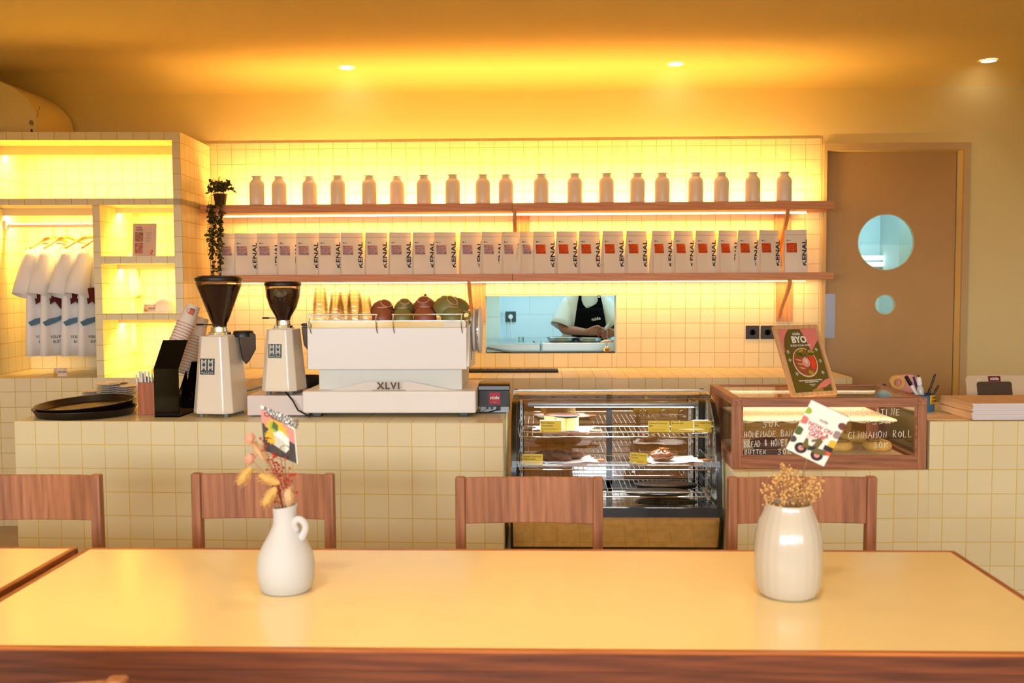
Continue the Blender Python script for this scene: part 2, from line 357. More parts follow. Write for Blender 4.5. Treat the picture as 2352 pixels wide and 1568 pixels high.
# door with two round lights
fl, fr, ft = dl-.0, W(2222, 600, YW).x, W(2050, 329, YW).z
b = MB().box(fl, dl+.02, YW-.022, YW+.10, 0, dt).box(dr, fr, YW-.022, YW, 0, dt).box(fl, fr, YW-.022, YW, dt, ft)
dfr = struct(b.build('door_frame', mat('door_paint', (206, 178, 128), .5), smooth=False))
dfr.name = 'trim_3'
M_door = mat('door_brown_paint', (196, 158, 100), .42, var=.04, vscale=3)
DY = YW+.09
c1 = W(2035, 556, DY); r1 = (W(2101, 556, DY).x-c1.x); c2 = W(2033, 699, DY); r2 = W(2057, 699, DY).x-c2.x
x0, x1 = dl+.02, W(2192, 600, DY).x; z1 = dt-.001
def plate_holes(x0, x1, z0, z1, holes, y0, y1):
    """rectangular leaf split in bands, each with one round hole"""
    b = MB(); zs = [z0] + [(holes[i][1]-holes[i][2]+holes[i+1][1]+holes[i+1][2])/2 for i in range(len(holes)-1)] + [z1]
    holes = sorted(holes, key=lambda h: h[1]); zs = [z0] + [(holes[i][1]+holes[i][2]+holes[i+1][1]-holes[i+1][2])/2 for i in range(len(holes)-1)] + [z1]
    for i, (cx, cz, r) in enumerate(holes):
        za, zb = zs[i], zs[i+1]; N = 48; inn = []; out = []
        for k in range(N):
            a = 2*pi*k/N; c_, s_ = cos(a), sin(a); inn.append((cx+r*c_, cz+r*s_))
            t = min([((x1-cx)/c_ if c_ > 1e-9 else 1e9), ((x0-cx)/c_ if c_ < -1e-9 else 1e9), ((zb-cz)/s_ if s_ > 1e-9 else 1e9), ((za-cz)/s_ if s_ < -1e-9 else 1e9)])
            out.append([cx+t*c_, cz+t*s_])
        for X, Z in ((x0, za), (x1, za), (x1, zb), (x0, zb)):
            k = min(range(N), key=lambda j: (out[j][0]-X)**2+(out[j][1]-Z)**2); out[k] = [X, Z]
        for y, fl_ in ((y0, 0), (y1, 1)):
            vs = [(x, y, z) for x, z in inn] + [(x, y, z) for x, z in out]; b.add(vs, [(k, (k+1) % N, N+(k+1) % N, N+k) for k in range(N)])
        vs = [(x, y0, z) for x, z in inn] + [(x, y1, z) for x, z in inn]; b.add(vs, [(k, (k+1) % N, N+(k+1) % N, N+k) for k in range(N)])
    return b
door = plate_holes(x0, x1, .01, z1, [(c1.x, c1.z, r1), (c2.x, c2.z, r2)], DY, DY+.04).build('door_1', M_door, smooth=False, weld=True); struct(door)
M_pane = glass('clear_pane', (.93, 1, .99), .05)
for c_, r_ in ((c1, r1), (c2, r2)):
    MB().cyl((c_.x, DY+.018, c_.z), r_, .004, 40, 'Y').build('pane', M_pane, door)
    MB().tube([(c_.x+(r_-.003)*cos(a), DY+.004, c_.z+(r_-.003)*sin(a)) for a in [2*pi*k/40 for k in range(40)]], .004, 6, True).build('pane_ring', mat('ring_paint', (228, 214, 160), .4), door)
a_, c_ = W(1893, 675, DY), W(1917, 776, DY)
MB().box(a_.x, c_.x, DY-.002, DY, c_.z, a_.z).build('push_plate', mat('push_plate_steel', (150, 152, 162), .35, .9), door, smooth=False)
# kitchen behind
KY = 8.55
struct(MB().box(-1.2, 4.6, KY, KY+.1, 0, ZC).build('wall_kitchen', M_ktile, smooth=False))
kx = W(1148, 740, 7.9).x
struct(MB().box(-.6, kx, 7.9, KY, 0, ZC).build('wall_kitchen_left', M_ktile, smooth=False))
kx2 = W(2065, 556, 8.1).x
struct(MB().box(kx2, kx2+.5, 8.1, KY, 0, ZC).build('wall_kitchen_pier', mat('kitchen_grey', (176, 192, 188), .6), smooth=False))
struct(MB().box(-1.3, 4.6, YW+.16, 9.4, ZC-.05, ZC).build('ceiling_kitchen', mat('kitchen_ceiling', (220, 225, 222), .8), smooth=False))
# kitchen side of the back wall is plain white
# light tube seen through the door
for y_, z_ in ((592, 0), (607, 0)):
    a_ = W(1960, y_, 8.45)
    t = thing('tube_lamp', 'white fluorescent tube on the kitchen wall, ' + ('upper one' if y_ == 592 else 'lower one') + ' seen through the door window', 'lamp', (a_.x, 8.45, a_.z))
    MB().cyl((0, 0, 0), .012, .62, 12, 'X').build('tube', mat('tube_glow', (255, 255, 255), .4, emis=(225, 245, 255), estr=3.5), t)
    MB().box(-.02, .65, .015, .05, -.02, .02).build('batten', M_paper, t)

# ================================================================ ceiling downlights
M_glow = mat('lamp_glow', (255, 255, 255), .4, emis=(255, 246, 225), estr=14)
for px, py, nm in ((800, 158, 'left one above the coffee machine'), (1551, 147, 'middle one above the shelves'), (2265, 141, 'right one above the door side')):
    c_ = WZ(px, py, ZC); t = thing('downlight', 'small round recessed ceiling spotlight, ' + nm, 'ceiling light', (c_.x, min(c_.y, 6.55), ZC-.002), group='recessed ceiling spotlights')
    MB().lathe([(.052, 0), (.054, -.004), (.047, -.005), (.045, -.001)], 32).build('trim_ring', mat('ring_white', (235, 225, 205), .4), t)
    MB().cyl((0, 0, -.0035), .046, .002, 28).build('lens', M_glow, t)
    l = bpy.data.lights.new('downlight_beam', 'SPOT'); l.energy = 3; l.spot_size = rad(70); l.spot_blend = .8; l.color = (1, .85, .62); l.shadow_soft_size = .04
    o = bpy.data.objects.new('downlight_beam', l); o.location = (c_.x, min(c_.y, 6.5)-.03, ZC-.03); COL.objects.link(o)

# ================================================================ built-in shelving unit on the left
UT = Matrix.Translation((-2.2, 6.07, 0)) @ Matrix.Rotation(rad(3.0), 4, 'Z')
ut = thing('shelving_unit', 'tall cream tiled built-in shelving unit with glowing niches, on the left', 'shelf', (-2.2, 6.07, 0), rad(3.0))
def U(px, py):                                # px,py on the unit's front plane -> local x,z
    d = ray(px, py); inv = UT.inverted(); o = inv @ CAM; dd = inv.to_3x3() @ d; t = -o.y/dd.y; r = o+dd*t; return r.x, r.z
D = .64
uz = lambda py, px=400: U(px, py)[1]
ux = lambda px, py=600: U(px, py)[0]
ztop = uz(303); z1_ = uz(321, 398); z2_ = uz(455); z3_ = uz(470); zb_ = uz(866)
XL = -1.215; xm0, xm1 = ux(215), ux(232); xr0 = ux(401); s1a, s1b = uz(588, 320), uz(605, 320); s2a, s2b = uz(719, 320), uz(734, 320)
b = MB()
b.box(XL, 0, 0, D, z1_, ztop).box(XL, 0, 0, D, z3_, z2_).box(xr0, 0, 0, D, zb_, z1_)                     # top, mid shelf, right post
b.box(XL-.05, XL, 0, D, 0, ztop)                                                                             # left side
b.box(xm0, xm1, 0, D, zb_, z3_).box(xm1, xr0, 0, D, s1b, s1a).box(xm1, xr0, 0, D, s2b, s2a)                # middle post, two shelves
b.box(XL-.05, 0, D-.04, D, zb_, ztop)                                                                        # back
b.box(XL-.05, 0, 0, D, 0, zb_)                                                                               # plinth
b.build('tiled_carcass', M_unittile, ut, smooth=False, bevel=.0015)
# fascias that hide the niche lights
M_fas = mat('fascia_plaster', (236, 216, 160), .6)
def niche(xa, xb, ztop_, yf, h, power):
    MB().box(xa, xb, yf, yf+.018, ztop_-h, ztop_).build('light_fascia', M_fas, ut, smooth=False)
    c = UT @ Vector(((xa+xb)/2, yf+.050, ztop_-.010))
    area('niche_led', c, (xb-xa)-.04, .03, power*.8, LEDY, (0, 0, rad(3)))
niche(XL, xr0, z1_, .27, .055, 22)
niche(XL, xm0, z3_, .27, .045, 19)
niche(xm1, xr0, z3_, .27, .03, 7)
niche(xm1, xr0, s1b, .27, .03, 7)
niche(xm1, xr0, s2b, .27, .03, 7)
# hanging rail
rz0 = W(100, 518, 6.35).z
rail = MB().cyl((XL, .30, rz0), .014, xm0-XL, 16, 'X').build('hanging_rail', mat('rail_white', (240, 225, 190), .35), ut)
MB().box(XL, XL+.02, .27, .33, rz0-.03, rz0+.03).build('rail_bracket', M_white, ut, smooth=False)

# ================================================================ shelves on the back wall
YS = 6.39
def zs_(py, px=1244, Y=YS): return W(px, py, Y).z
USX0, USX1 = -2.196, W(1918, 468, YS).x
zU1, zU0 = zs_(466, 1188), zs_(484.5, 1188); zL1, zL0 = zs_(628.5, 1188), zs_(644.5, 1188)
xj = W(1177, 640, YS).x
def shelf(z0, z1, lab, brk, blen):
    t = thing('wall_shelf', lab, 'shelf', (0, 0, z0), group='long wooden wall shelves')
    MB().box(USX0, xj-.0006, YS, YT, 0, z1-z0).build('board', M_shelfwood, t, smooth=False, bevel=.002)
    MB().box(xj+.0006, USX1, YS, YT, 0, z1-z0).build('board', M_shelfwood, t, smooth=False, bevel=.002)
    for bx in brk:
        pts = [(YT-.30+.02, 0), (YT-.30+.045, 0)]
        P1 = []; P2 = []
        for i in range(17):
            u = i/16; y = YT-.29+.27*(u*u*(3-2*u)); z = -blen*u; P1.append((y-.012, z)); P2.append((y+.016, z))
        MB().prismx([(a, b_) for a, b_ in P1]+[(a, b_) for a, b_ in reversed(P2)], bx-.011, bx+.011).build('bracket', M_bracket, t)
        MB().box(bx-.02, bx+.09, YT-.014, YT, -blen-.02, -.002).build('wall_batten', M_bracket, t, smooth=False, bevel=.001)
    MB().box(USX0+.02, USX1-.12, 6.615, 6.63, -.011, 0).build('led_channel', mat('aluminium', (230, 220, 200), .4, .5), t, smooth=False)
    MB().box(USX0+.02, USX1-.12, 6.6195, 6.6255, -.0125, -.011).build('led_diffuser', mat('led_glow', (255, 240, 200), .4, emis=(255, 205, 110), estr=6), t, smooth=False)
    return t
shelf(zU0, zU1, 'long wooden upper wall shelf holding white bottles', [W(1183, 500, 6.5).x, W(1803, 500, 6.5).x], .34)
shelf(zL0, zL1, 'long wooden lower wall shelf holding coffee bags', [W(1079, 660, 6.5).x, W(1808, 660, 6.5).x], .26)
o = MB().box(USX0+.02, USX1-.12, 6.572, 6.600, zU1, zU1+.012).build('led_uplight_channel', mat('aluminium'), smooth=False); tag(o, 'slim metal light channel lying behind the bottles on the upper shelf', 'light strip')

# ================================================================ counters
def tagm(o, l, c, g=None): return tag(o, l, c, g)
ZCT = .92
A_, B_ = WZ(32, 966, ZCT), WZ(1155, 971, ZCT); YB = 4.74
b = MB().prismz([(A_.x, A_.y), (B_.x, B_.y), (B_.x, YB), (A_.x, YB)], 0, ZCT); tagm(b.build('service_counter', M_countertile, smooth=False, bevel=.003), 'long cream tiled counter carrying the espresso machine and grinders', 'counter')
C_, D_, E_ = WZ(1685, 1083, .72), WZ(2134, 1078.5, .72), WZ(2138, 968, ZCT)
b = MB().prismz([(C_.x, C_.y), (D_.x, D_.y), (D_.x, YB), (C_.x, YB)], 0, .72).prismz([(D_.x, D_.y), (4.0, D_.y+.03), (4.0, YB), (D_.x, YB)], 0, ZCT)
tagm(b.build('service_counter', M_rcountertile, smooth=False, bevel=.003), 'stepped cream tiled counter on the right, below the wooden pastry case', 'counter')
b = MB().box(-2.195, W(1958, 868, 6.0).x, 6.0, YT, 0, .917); tagm(b.build('back_counter', M_bcountertile, smooth=False, bevel=.003), 'cream tiled back counter running under the wall shelves', 'counter')
b = MB().box(B_.x+.002, C_.x-.002, 4.09, YB, 0, .335); tagm(b.build('tiled_base', M_countertile, smooth=False, bevel=.003), 'low cream tiled base under the glass cake display', 'plinth')
# ================================================================ white bottles on the upper shelf
M_jar = mat('bottle_ceramic', (252, 240, 224), .22, coat=.3)
jt = thing('ceramic_bottle', '', 'bottle', (0, 0, zU1), group='white bottles on the upper shelf')
MB().lathe([(0, 0), (.044, 0), (.047, .004), (.0475, .01), (.0475, .128), (.045, .142), (.038, .154), (.030, .160), (.0265, .164), (.0262, .180), (.027, .1815)], 40).build('body', M_jar, jt, ang=60)
MB().lathe([(.0262, .180), (.0345, .1845), (.0350, .1865), (.033, .188), (.023, .1885), (.022, .16)], 40).build('rim', M_jar, jt, ang=60)
jx = [590,641,711,776,848,912,974,1040,1109,1162,1243,1320,1393,1464,1521,1598,1657,1729,1801]
jtop = [403,405,405,403,403,405,402,400,401,401,395,394,398,397,395,394,393,394,393]
for i, (x, t_) in enumerate(zip(jx, jtop)):
    Y = 6.49
    best = min([6.44+.01*k for k in range(8)], key=lambda y: abs(W(x, t_, y).z-(zU1+.1885)))
    o = jt if i == 0 else dup(jt)
    o.location = (W(x, 440, best).x, best, zU1)
    where = 'first from the left, beside the trailing plant' if i == 0 else ('last on the right end' if i == 18 else ORD[i]+' from the left')
    o['label'] = 'white ceramic bottle on the upper shelf, ' + where

# ================================================================ coffee bags on the lower shelf
M_bag = mat('bag_paper', (250, 240, 222), .42, bump=.9, bscale=22)
M_lab1 = mat('lilac_label', (206, 172, 178), .6); M_lab2 = mat('orange_label', (236, 92, 22), .6); M_lt = mat('label_print', (120, 80, 100), .6); M_lt2 = mat('label_print_dark', (168, 52, 18), .6)
def make_bag(lab, lt):
    t = thing('coffee_bag', '', 'coffee bag', (0, 0, zL1))
    w = .150; h = .272; dpt = .060; rings = []
    # cross sections: gusseted box at the foot flattening to a flat seam at the top
    for u in [0, .03, .08, .15, .22, .3, .38, .45, .53, .6, .66, .72, .78, .82, .86, .88, .895, .93, .97, 1.0]:
        z = h*u; d = dpt*(1 - max(0, (u-.12)/.80)**1.25) if u < .92 else .0035
        d = max(d, .0035); g = .35*d*min(1, u*1.6); sg = .010*(1-u)
        x0 = .0+.004*u; x1 = w-.004*u; bl = .006*sin(pi*min(1, u*1.05))
        wr = lambda q: .0030*mnoise.noise(Vector((q*5, z*16, 3.3)))*sin(pi*q)*(1 if u < .9 else .3)
        front = [(x0, 0, z)] + [(x0+(x1-x0)*q, -bl*sin(pi*q)+wr(q), z) for q in (.1, .2, .3, .4, .5, .6, .7, .8, .9)] + [(x1, 0, z)]
        side = [(x1-g, d/2, z)]; back = [(x1, d, z), (x0+(x1-x0)*.5, d+bl*.5, z), (x0, d, z)]; side2 = [(x0+g, d/2, z)]
        yo = (dpt-d)*.42
        rings.append([(a, b_+yo, c) for a, b_, c in front+side+back+side2])
    MB().loft(rings).build('pouch', M_bag, t, ang=28)
    # seam line, label, logo, lettering follow the slightly leaning front
    def yz(z): 
        u = z/h; d = dpt*(1-max(0, (u-.12)/.80)**1.25); return (dpt-max(d, .0035))*.42-.006*sin(pi*min(1, u*1.05))
    def patch(x0, x1, z0, z1, nm, m, off=.0012, bow=1):
        b = MB(); N = 5; vs = []
        for k in range(N+1):
            x = x0+(x1-x0)*k/N; q = (x-.004)/(w-.008)
            for z in (z0, (z0+z1)/2, z1):
                u = z/h; d = max(.0035, dpt*(1-max(0, (u-.12)/.80)**1.25)) if u < .92 else .0035; bl = .006*sin(pi*min(1, u*1.05))
                vs.append((x, (dpt-d)*.42-bl*min(1, sin(pi*q)*1.04)-off, z))
        fs = [(k*3+j, (k+1)*3+j, (k+1)*3+j+1, k*3+j+1) for k in range(N) for j in range(2)]
        b.add(vs, fs); return b.build(nm, m, t, solid=.0005)
    patch(.006, w-.006, .2405, .2425, 'zip_seam', mat('bag_seam', (190, 160, 125), .5))
    lb = patch(.012, .078, .128, .188, 'label', lab)
    tx = []
    for (a, b_, c, d) in ((.016, .028, .178, .182), (.036, .060, .180, .182), (.020, .030, .166, .170), (.040, .048, .166, .170), (.060, .070, .166, .170), (.016, .066, .158, .159), (.016, .060, .154, .155), (.016, .050, .150, .151), (.016, .044, .140, .1415), (.016, .050, .135, .1365), (.060, .073, .137, .141)):
        tx.append(patch(a, b_, c, d, 'print', lt, .0022))
    patch(.016, .024, .202, .209, 'logo', M_ink); patch(.028, .042, .206, .2075, 'print', M_ink); patch(.028, .038, .202, .2035, 'print', M_ink)
    l = text('KENAL', .0385, (w-.024, yz(.10)-.0016+.001, .126), M_ink, t, rot=(pi/2, -pi/2, 0), ext=.0006, sx=1.42, bold=.0009)
    return t
R0_ = random.Random(21); bl = make_bag(M_lab1, M_lt); bo = make_bag(M_lab2, M_lt2)
bx = [499,536,587,633,677,728,779,835,890,944,993,1052,1100,1145,1186,1220,1272,1324,1378,1432,1490,1540,1590,1642,1687,1736,1797]
for i, x in enumerate(bx):
    sp = (bx[i+1]-x)/2287*6.5 if i < 26 else .2
    src = bl if i < 15 else bo; o = src if i in (0, 15) else dup(src)
    a = math.asin(min(.64, max(.12, .060/sp)))+rad(R0_.uniform(-2.5, 2.5)); 
    if i == 26: a = rad(5)
    if i in (9, 10): a = rad(21)
    g = .060*sin(a)
    Y = 6.425+R0_.uniform(-.006, .006)
    P = W(x, 600, Y+.045)
    o.location = (P.x+g+.001, Y, zL1); o.rotation_euler = (0, 0, a)
    n_, kind = (i, 'lilac') if i < 15 else (26-i, 'orange')
    if i < 15: o['label'] = 'white coffee bag with a lilac label, ' + ('half hidden by the trailing plant' if i == 0 else ORD[i]+' from the left end of the row')
    else: o['label'] = 'white coffee bag with an orange label, ' + ('rightmost on the lower shelf' if i == 26 else ORD[26-i]+' from the right end of the row')
    o['group'] = 'coffee bags with %s labels' % kind

# ================================================================ trailing plant
M_leaf = mat('ivy_leaf', (58, 66, 30), .5, var=.35, vscale=30); M_stem = mat('ivy_stem', (70, 58, 30), .7)
pc = W(506, 460, 6.47)
tp = thing('trailing_plant', 'dark green trailing plant in a small pot, left end of the upper shelf', 'plant', (pc.x, 6.47, zU1))
MB().lathe([(0, 0), (.033, 0), (.043, .068), (.045, .07), (.045, .078), (.041, .078), (.039, .06), (0, .058)], 28).build('pot', mat('pot_brown', (34, 24, 18), .5), tp)
stems = MB(); leaves = MB()
def leaf(p, d, s):
    d = Vector(d).normalized(); u = d.orthogonal().normalized(); u = Matrix.Rotation(random.random()*6.28, 3, d) @ u; n = d.cross(u)
    p = Vector(p); L = s; wd = s*.33
    vs = [p, p+d*L*.3+u*wd+n*.1*L, p+d*L*.7+u*wd*.8+n*.1*L, p+d*L, p+d*L*.7-u*wd*.8+n*.1*L, p+d*L*.3-u*wd+n*.1*L, p+d*L*.5]
    leaves.add([tuple(q) for q in vs], [(0, 1, 2, 6), (6, 2, 3), (0, 6, 4, 5), (6, 3, 4)])
R_ = random.Random(3)
for k in range(26):                                        # bushy crown
    a = R_.uniform(0, 6.28); r = R_.uniform(.02, .10 if cos(a) < 0 else .12); h = R_.uniform(.01, .09)
    pts = [(.02*cos(a), .02*sin(a), .07), (r*.5*cos(a), .5*r*sin(a), .10+h*.5), (r*cos(a), r*sin(a)*.6, .075+h)]
    stems.tube(pts, .0009, 4)
    for m_ in range(8):
        q = Vector(pts[1]).lerp(Vector(pts[2]), m_/7); leaf(q, (R_.uniform(-1, 1), R_.uniform(-1, 1), R_.uniform(-.6, .9)), R_.uniform(.020, .034))
zf = zL1-zU1
for k in range(17):                                        # strands hanging down past the lower shelf
    x0 = R_.uniform(-.055, .05); y0 = -.088-R_.uniform(.0, .035); ln = R_.choice([.25, .33, .42, .46, .47])
    x1 = x0*(.55 if ln > .4 else 1.0) - .006; pts = [(x0*.5, -.02, .075), (x0, -.075, .06), (x0, y0, .005)]
    n = 12
    for j in range(1, n+1): pts.append((x0+(x1-x0)*j/n+.008*sin(j*1.3+k), y0+.006*cos(j*1.7+k), .0-ln*j/n))
    stems.tube(pts, .0009, 4)
    for j in range(int(ln*62)):
        u = R_.random()*(len(pts)-3)+2; i0 = int(u); q = Vector(pts[min(i0, len(pts)-2)]).lerp(Vector(pts[min(i0+1, len(pts)-1)]), u-i0)
        leaf(q, (R_.uniform(-1, 1), R_.uniform(-1, .5), R_.uniform(-1, .3)), R_.uniform(.018, .031))
stems.build('vines', M_stem, tp, weld=False); leaves.build('foliage', M_leaf, tp, smooth=False, weld=False)

# ================================================================ clothing rail contents
M_shirt = mat('shirt_cotton', (250, 244, 238), .85, sheen=.2); M_maro = mat('shirt_maroon', (98, 22, 22), .8); M_blu = mat('shirt_blue', (92, 132, 158), .8)
M_hang = mat('hanger_wood', (196, 142, 60), .5)
def superell(hw, hd, z, n=28, cx=0, cy=0, e=2.6):
    P = []
    for i in range(n):
        a = 2*pi*i/n; c, s_ = cos(a), sin(a); P.append((cx+hw*math.copysign(abs(c)**(2/e), c), cy+hd*math.copysign(abs(s_)**(2/e), s_), z))
    return P
st = thing('t_shirt', '', 't-shirt', group='white t-shirts on the rail')
rings = []
for i, (z, hw, hd) in enumerate([(-.052, .075, .03), (-.064, .11, .040), (-.088, .165, .046), (-.125, .205, .048), (-.2, .215, .044), (-.35, .225, .045), (-.5, .232, .05), (-.64, .24, .052), (-.765, .245, .054)]):
    r_ = superell(hw, hd, z); rings.append([(x, y+.010*sin(x*38+i*.3)*min(1, i/4), zz) for x, y, zz in r_])
MB().loft(rings, caps=False).build('torso', M_shirt, st, solid=.002, ang=70)
for sd in (-1, 1):
    rr = []
    for u in [0, .15, .4, .7, 1]:
        c = Vector((sd*(.158+.085*u**.8), 0, -.105-.285*u)); ax = Vector((sd*.075, 0, -.245)).normalized(); px_ = Vector((ax.z, 0, -ax.x))*sd
        rr.append([tuple(c+px_*((.040+.045*u**.6)*cos(2*pi*j/18))+Vector((0, 1, 0))*((.040+.018*u)*sin(2*pi*j/18)+.004*sin(j*1.9))) for j in range(18)])
    MB().loft(rr, caps=False).build('sleeve', M_shirt, st, solid=.002, ang=70)
MB().tube([(.078*cos(a), .032*sin(a), -.052-.012*(1-abs(cos(a)))*(1 if sin(a) < 0 else .2)) for a in [2*pi*k/24 for k in range(24)]], .006, 6, True).build('collar', M_shirt, st)
def onfront(poly, nm, m): 
    P = []; poly = [(x-.115, z) for x, z in poly]
    for i, (x, z) in enumerate(poly):
        x2, z2 = poly[(i+1) % len(poly)]; P += [(x+(x2-x)*k/4, z+(z2-z)*k/4) for k in range(4)]
    sy = lambda x: -.056*(max(.02, 1-abs(x/.245)**2.6))**(1/2.6)-.012
    n = len(P); return MB().add([(x, sy(x), z) for x, z in P]+[(x, sy(x)+.003, z) for x, z in P], [tuple(range(n)), tuple(range(2*n-1, n-1, -1))]+[(i, (i+1) % n, (i+1) % n+n, i+n) for i in range(n)]).build(nm, m, st)
onfront([(-.10, -.34), (.02, -.33), (.06, -.38), (.02, -.43), (-.02, -.47), (-.06, -.42), (-.09, -.44)], 'maroon_print', M_maro)
onfront([(-.13, -.55), (-.10, -.53), (-.04, -.52), (.03, -.49), (.09, -.48), (.09, -.505), (.02, -.52), (-.05, -.55), (-.12, -.575)], 'blue_print', M_blu)
text('YOU MIGHT NOT', .026, (-.12, -.070, -.645), M_ink, st, rot=(pi/2, 0, rad(-6))); text('BUT WE HOPE', .026, (-.12, -.070, -.675), M_ink, st, rot=(pi/2, 0, rad(-6)))
for k in range(5): text('I DREAM OF'[:10-k % 3], .020, (-.10, -.066, -.19-.026*k), M_ink, st)
hang = thing('clothes_hanger', '', 'hanger', group='hangers on the rail')
MB().tube([(0, 0, .0)]+[(.014*cos(a), 0, .075+.014*sin(a)) for a in [rad(q) for q in range(-90, 181, 30)]], .0018, 6).build('hook', M_chrome, hang)
MB().tube([(-.19, 0, -.075), (-.09, 0, -.02), (0, 0, .005), (.09, 0, -.02), (.19, 0, -.075)], [.007, .010, .011, .010, .007], 8).build('arms', M_hang, hang)
sh = [(124, 'leftmost'), (155, 'second from the left'), (207, 'third from the left'), (240, 'rightmost, half hidden by the tiled post')]
for i, (x, nm) in enumerate(sh):
    Y = 6.37; P = W(x, 548, Y); z = rz0-.075+.0; a = rad([70, 71, 66, 70][i]); 
    h_ = hang if i == 0 else dup(hang); h_.location = (P.x, Y, z); h_.rotation_euler = (0, 0, a)
    h_['label'] = 'pale wooden clothes hanger holding a t-shirt, ' + nm.replace(', half hidden by the tiled post', '') + ' on the rail'
    s_ = st if i == 0 else dup(st); s_.location = (P.x, Y, z+.012); s_.rotation_euler = (0, 0, a); s_['label'] = 'white printed t-shirt on a hanger, ' + nm

def card(name, label, cat, x, y_, Y, w, h, m, tilt=-.12, rz=0, group=None, base_z=None):
    P = W(x, y_, Y); t = thing(name, label, cat, (P.x, Y, base_z if base_z is not None else P.z), group=group, rot=(tilt, 0, rz))
    MB().box(-w/2, w/2, 0, .0025, 0, h).build('card', m, t, smooth=False); return t
M_pc = mat('price_card_stock', (240, 214, 190), .6); M_gold = mat('gold_print', (214, 158, 40), .5)
def price(label, x, y_, Y, bz, w=.085):
    t = card('price_card', label, 'price card', x, y_, Y, w, .052, M_pc, base_z=bz, group='price cards in the niches')
    text('200.000', .017, (.012, -.0008, .026), M_ink, t); text('Rp', .016, (-w/2+.012, -.0008, .026), M_gold, t)
    MB().prism([(-w/2, 0), (-w/2+.022, 0), (-w/2+.03, .012), (-w/2+.012, .024), (-w/2, .018)], .0006, Matrix.Translation((0, -.0007, 0))).build('gold_corner', M_gold, t)
    text('nude', .007, (-w/2+.012, -.0008, .046), M_ink, t); text('merch', .007, (w/2-.012, -.0008, .046), M_ink, t)
def uloc(px, zl, yl): # local-depth point on the unit
    inv = UT.inverted(); d = inv.to_3x3() @ ray(px, 700); o = inv @ CAM; t = (yl-o.y)/d.y; q = o+d*t; return UT @ Vector((q.x, yl, zl))
q = uloc(138, zb_, .12); price('small white price card below the hanging t-shirts', 138, 860, q.y, q.z)
q = uloc(345, s2a, .10); price('small white price card beside the white cap', 345, 716, q.y, q.z)
q = uloc(362, zb_, .3); price('small price card half hidden behind the black cup dispenser', 362, 860, q.y, q.z)
q = uloc(331, s1a, .12)
t = card('poster_card', 'small framed poster standing in the upper small niche', 'poster', 331, 585, q.y, .148, .208, mat('poster_lilac', (200, 176, 172), .5), base_z=q.z)
MB().box(-.06, -.01, -.001, 0, .095, .155).build('photo_print', mat('photo_a', (142, 104, 88), .6, var=.6, vscale=60), t, smooth=False)
MB().box(-.06, -.01, -.001, 0, .02, .088).build('photo_print', mat('photo_b', (160, 108, 104), .6, var=.7, vscale=45), t, smooth=False)
text('nude', .02, (-.038, -.001, .185), M_maroon, t); text('MERCH', .014, (-.035, -.001, .168), M_maroon, t)
for k in range(6): MB().box(.01, .045-.006*(k % 3), -.0008, 0, .15-.012*k, .1515-.012*k).build('print_line', M_ink, t, smooth=False)
for (a, c, m_) in ((.03, .03, M_gold), (.045, .02, M_red), (.05, .035, M_red)): MB().cyl((a, -.001, c), .006, .001, 14, 'Y').build('sticker', m_, t)
# white cap
q = uloc(378, s2a, .17); cp = thing('cap', 'white cap lying in the middle small niche', 'hat', (q.x, q.y, q.z), rad(-20))
MB().lathe([(.078, 0), (.08, .02), (.072, .055), (.05, .083), (.02, .096), (0, .098)], 28).build('crown', M_shirt, cp, ang=80)
MB().prismz([(.085*cos(a)-.0, .12*sin(a)-.05) for a in [pi+pi*k/16 for k in range(17)]], .0, .006).build('brim', M_shirt, cp)
MB().ball((0, 0, .099), .006).build('button', M_shirt, cp)
# things standing on top of the unit
q = UT @ Vector((-1.1, .2, ztop)); P = W(75, 300, q.y)
dp = thing('dried_bouquet', 'pale dried stems in a tiny dark holder on top of the shelving unit', 'dried flowers', (P.x, q.y, ztop))
b = MB()
for k in range(6): b.tube([(0, 0, .02), (.01*(k-3), 0, .08), (.016*(k-2.5), .004*k, .15+.02*(k % 3))], .002, 5)
b.build('stems', mat('straw', (170, 140, 90), .8), dp); MB().ball((0, 0, .085), .02, jit=.4).build('seed_head', mat('straw'), dp)
MB().lathe([(0, 0), (.02, 0), (.012, .05), (.009, .05), (.016, .003)], 16).build('holder', M_black, dp)
o = tag(MB().box(-.03, .03, 0, .03, 0, .03).build('small_box', mat('dark_box', (120, 92, 56), .6), bevel=.002), 'tiny tan box on top of the shelving unit', 'box'); P = W(35, 300, q.y+.02); o.location = (P.x, q.y+.02, ztop)
# ================================================================ left counter: trays
def on(px, py, z=ZCT): return WZ(px, py, z)
M_tray = mat('tray_brown', (28, 17, 10), .35); 
c = on(193, 944); c.y += .0
def tray(lab, loc, rot, r):
    t = thing('serving_tray', lab, 'tray', loc, rot=rot, group='round trays')
    MB().lathe([(0, 0), (r*.90, 0), (r*.93, .004), (r, .030), (r+.004, .032), (r+.004, .034), (r-.004, .033), (r*.915, .007), (r*.89, .005), (0, .005)], 64).build('dish', M_tray, t)
    return t
Yc = 4.31; X = W(196, 944, Yc).x
tray('lower of the two round black serving trays on the counter', (X, Yc, ZCT), (0, 0, 0), .212)
tray('upper round dark serving tray lying tilted on the other tray', (X+.004, Yc+.0, ZCT+.024), (rad(3.0), rad(-2.6), 0), .205)

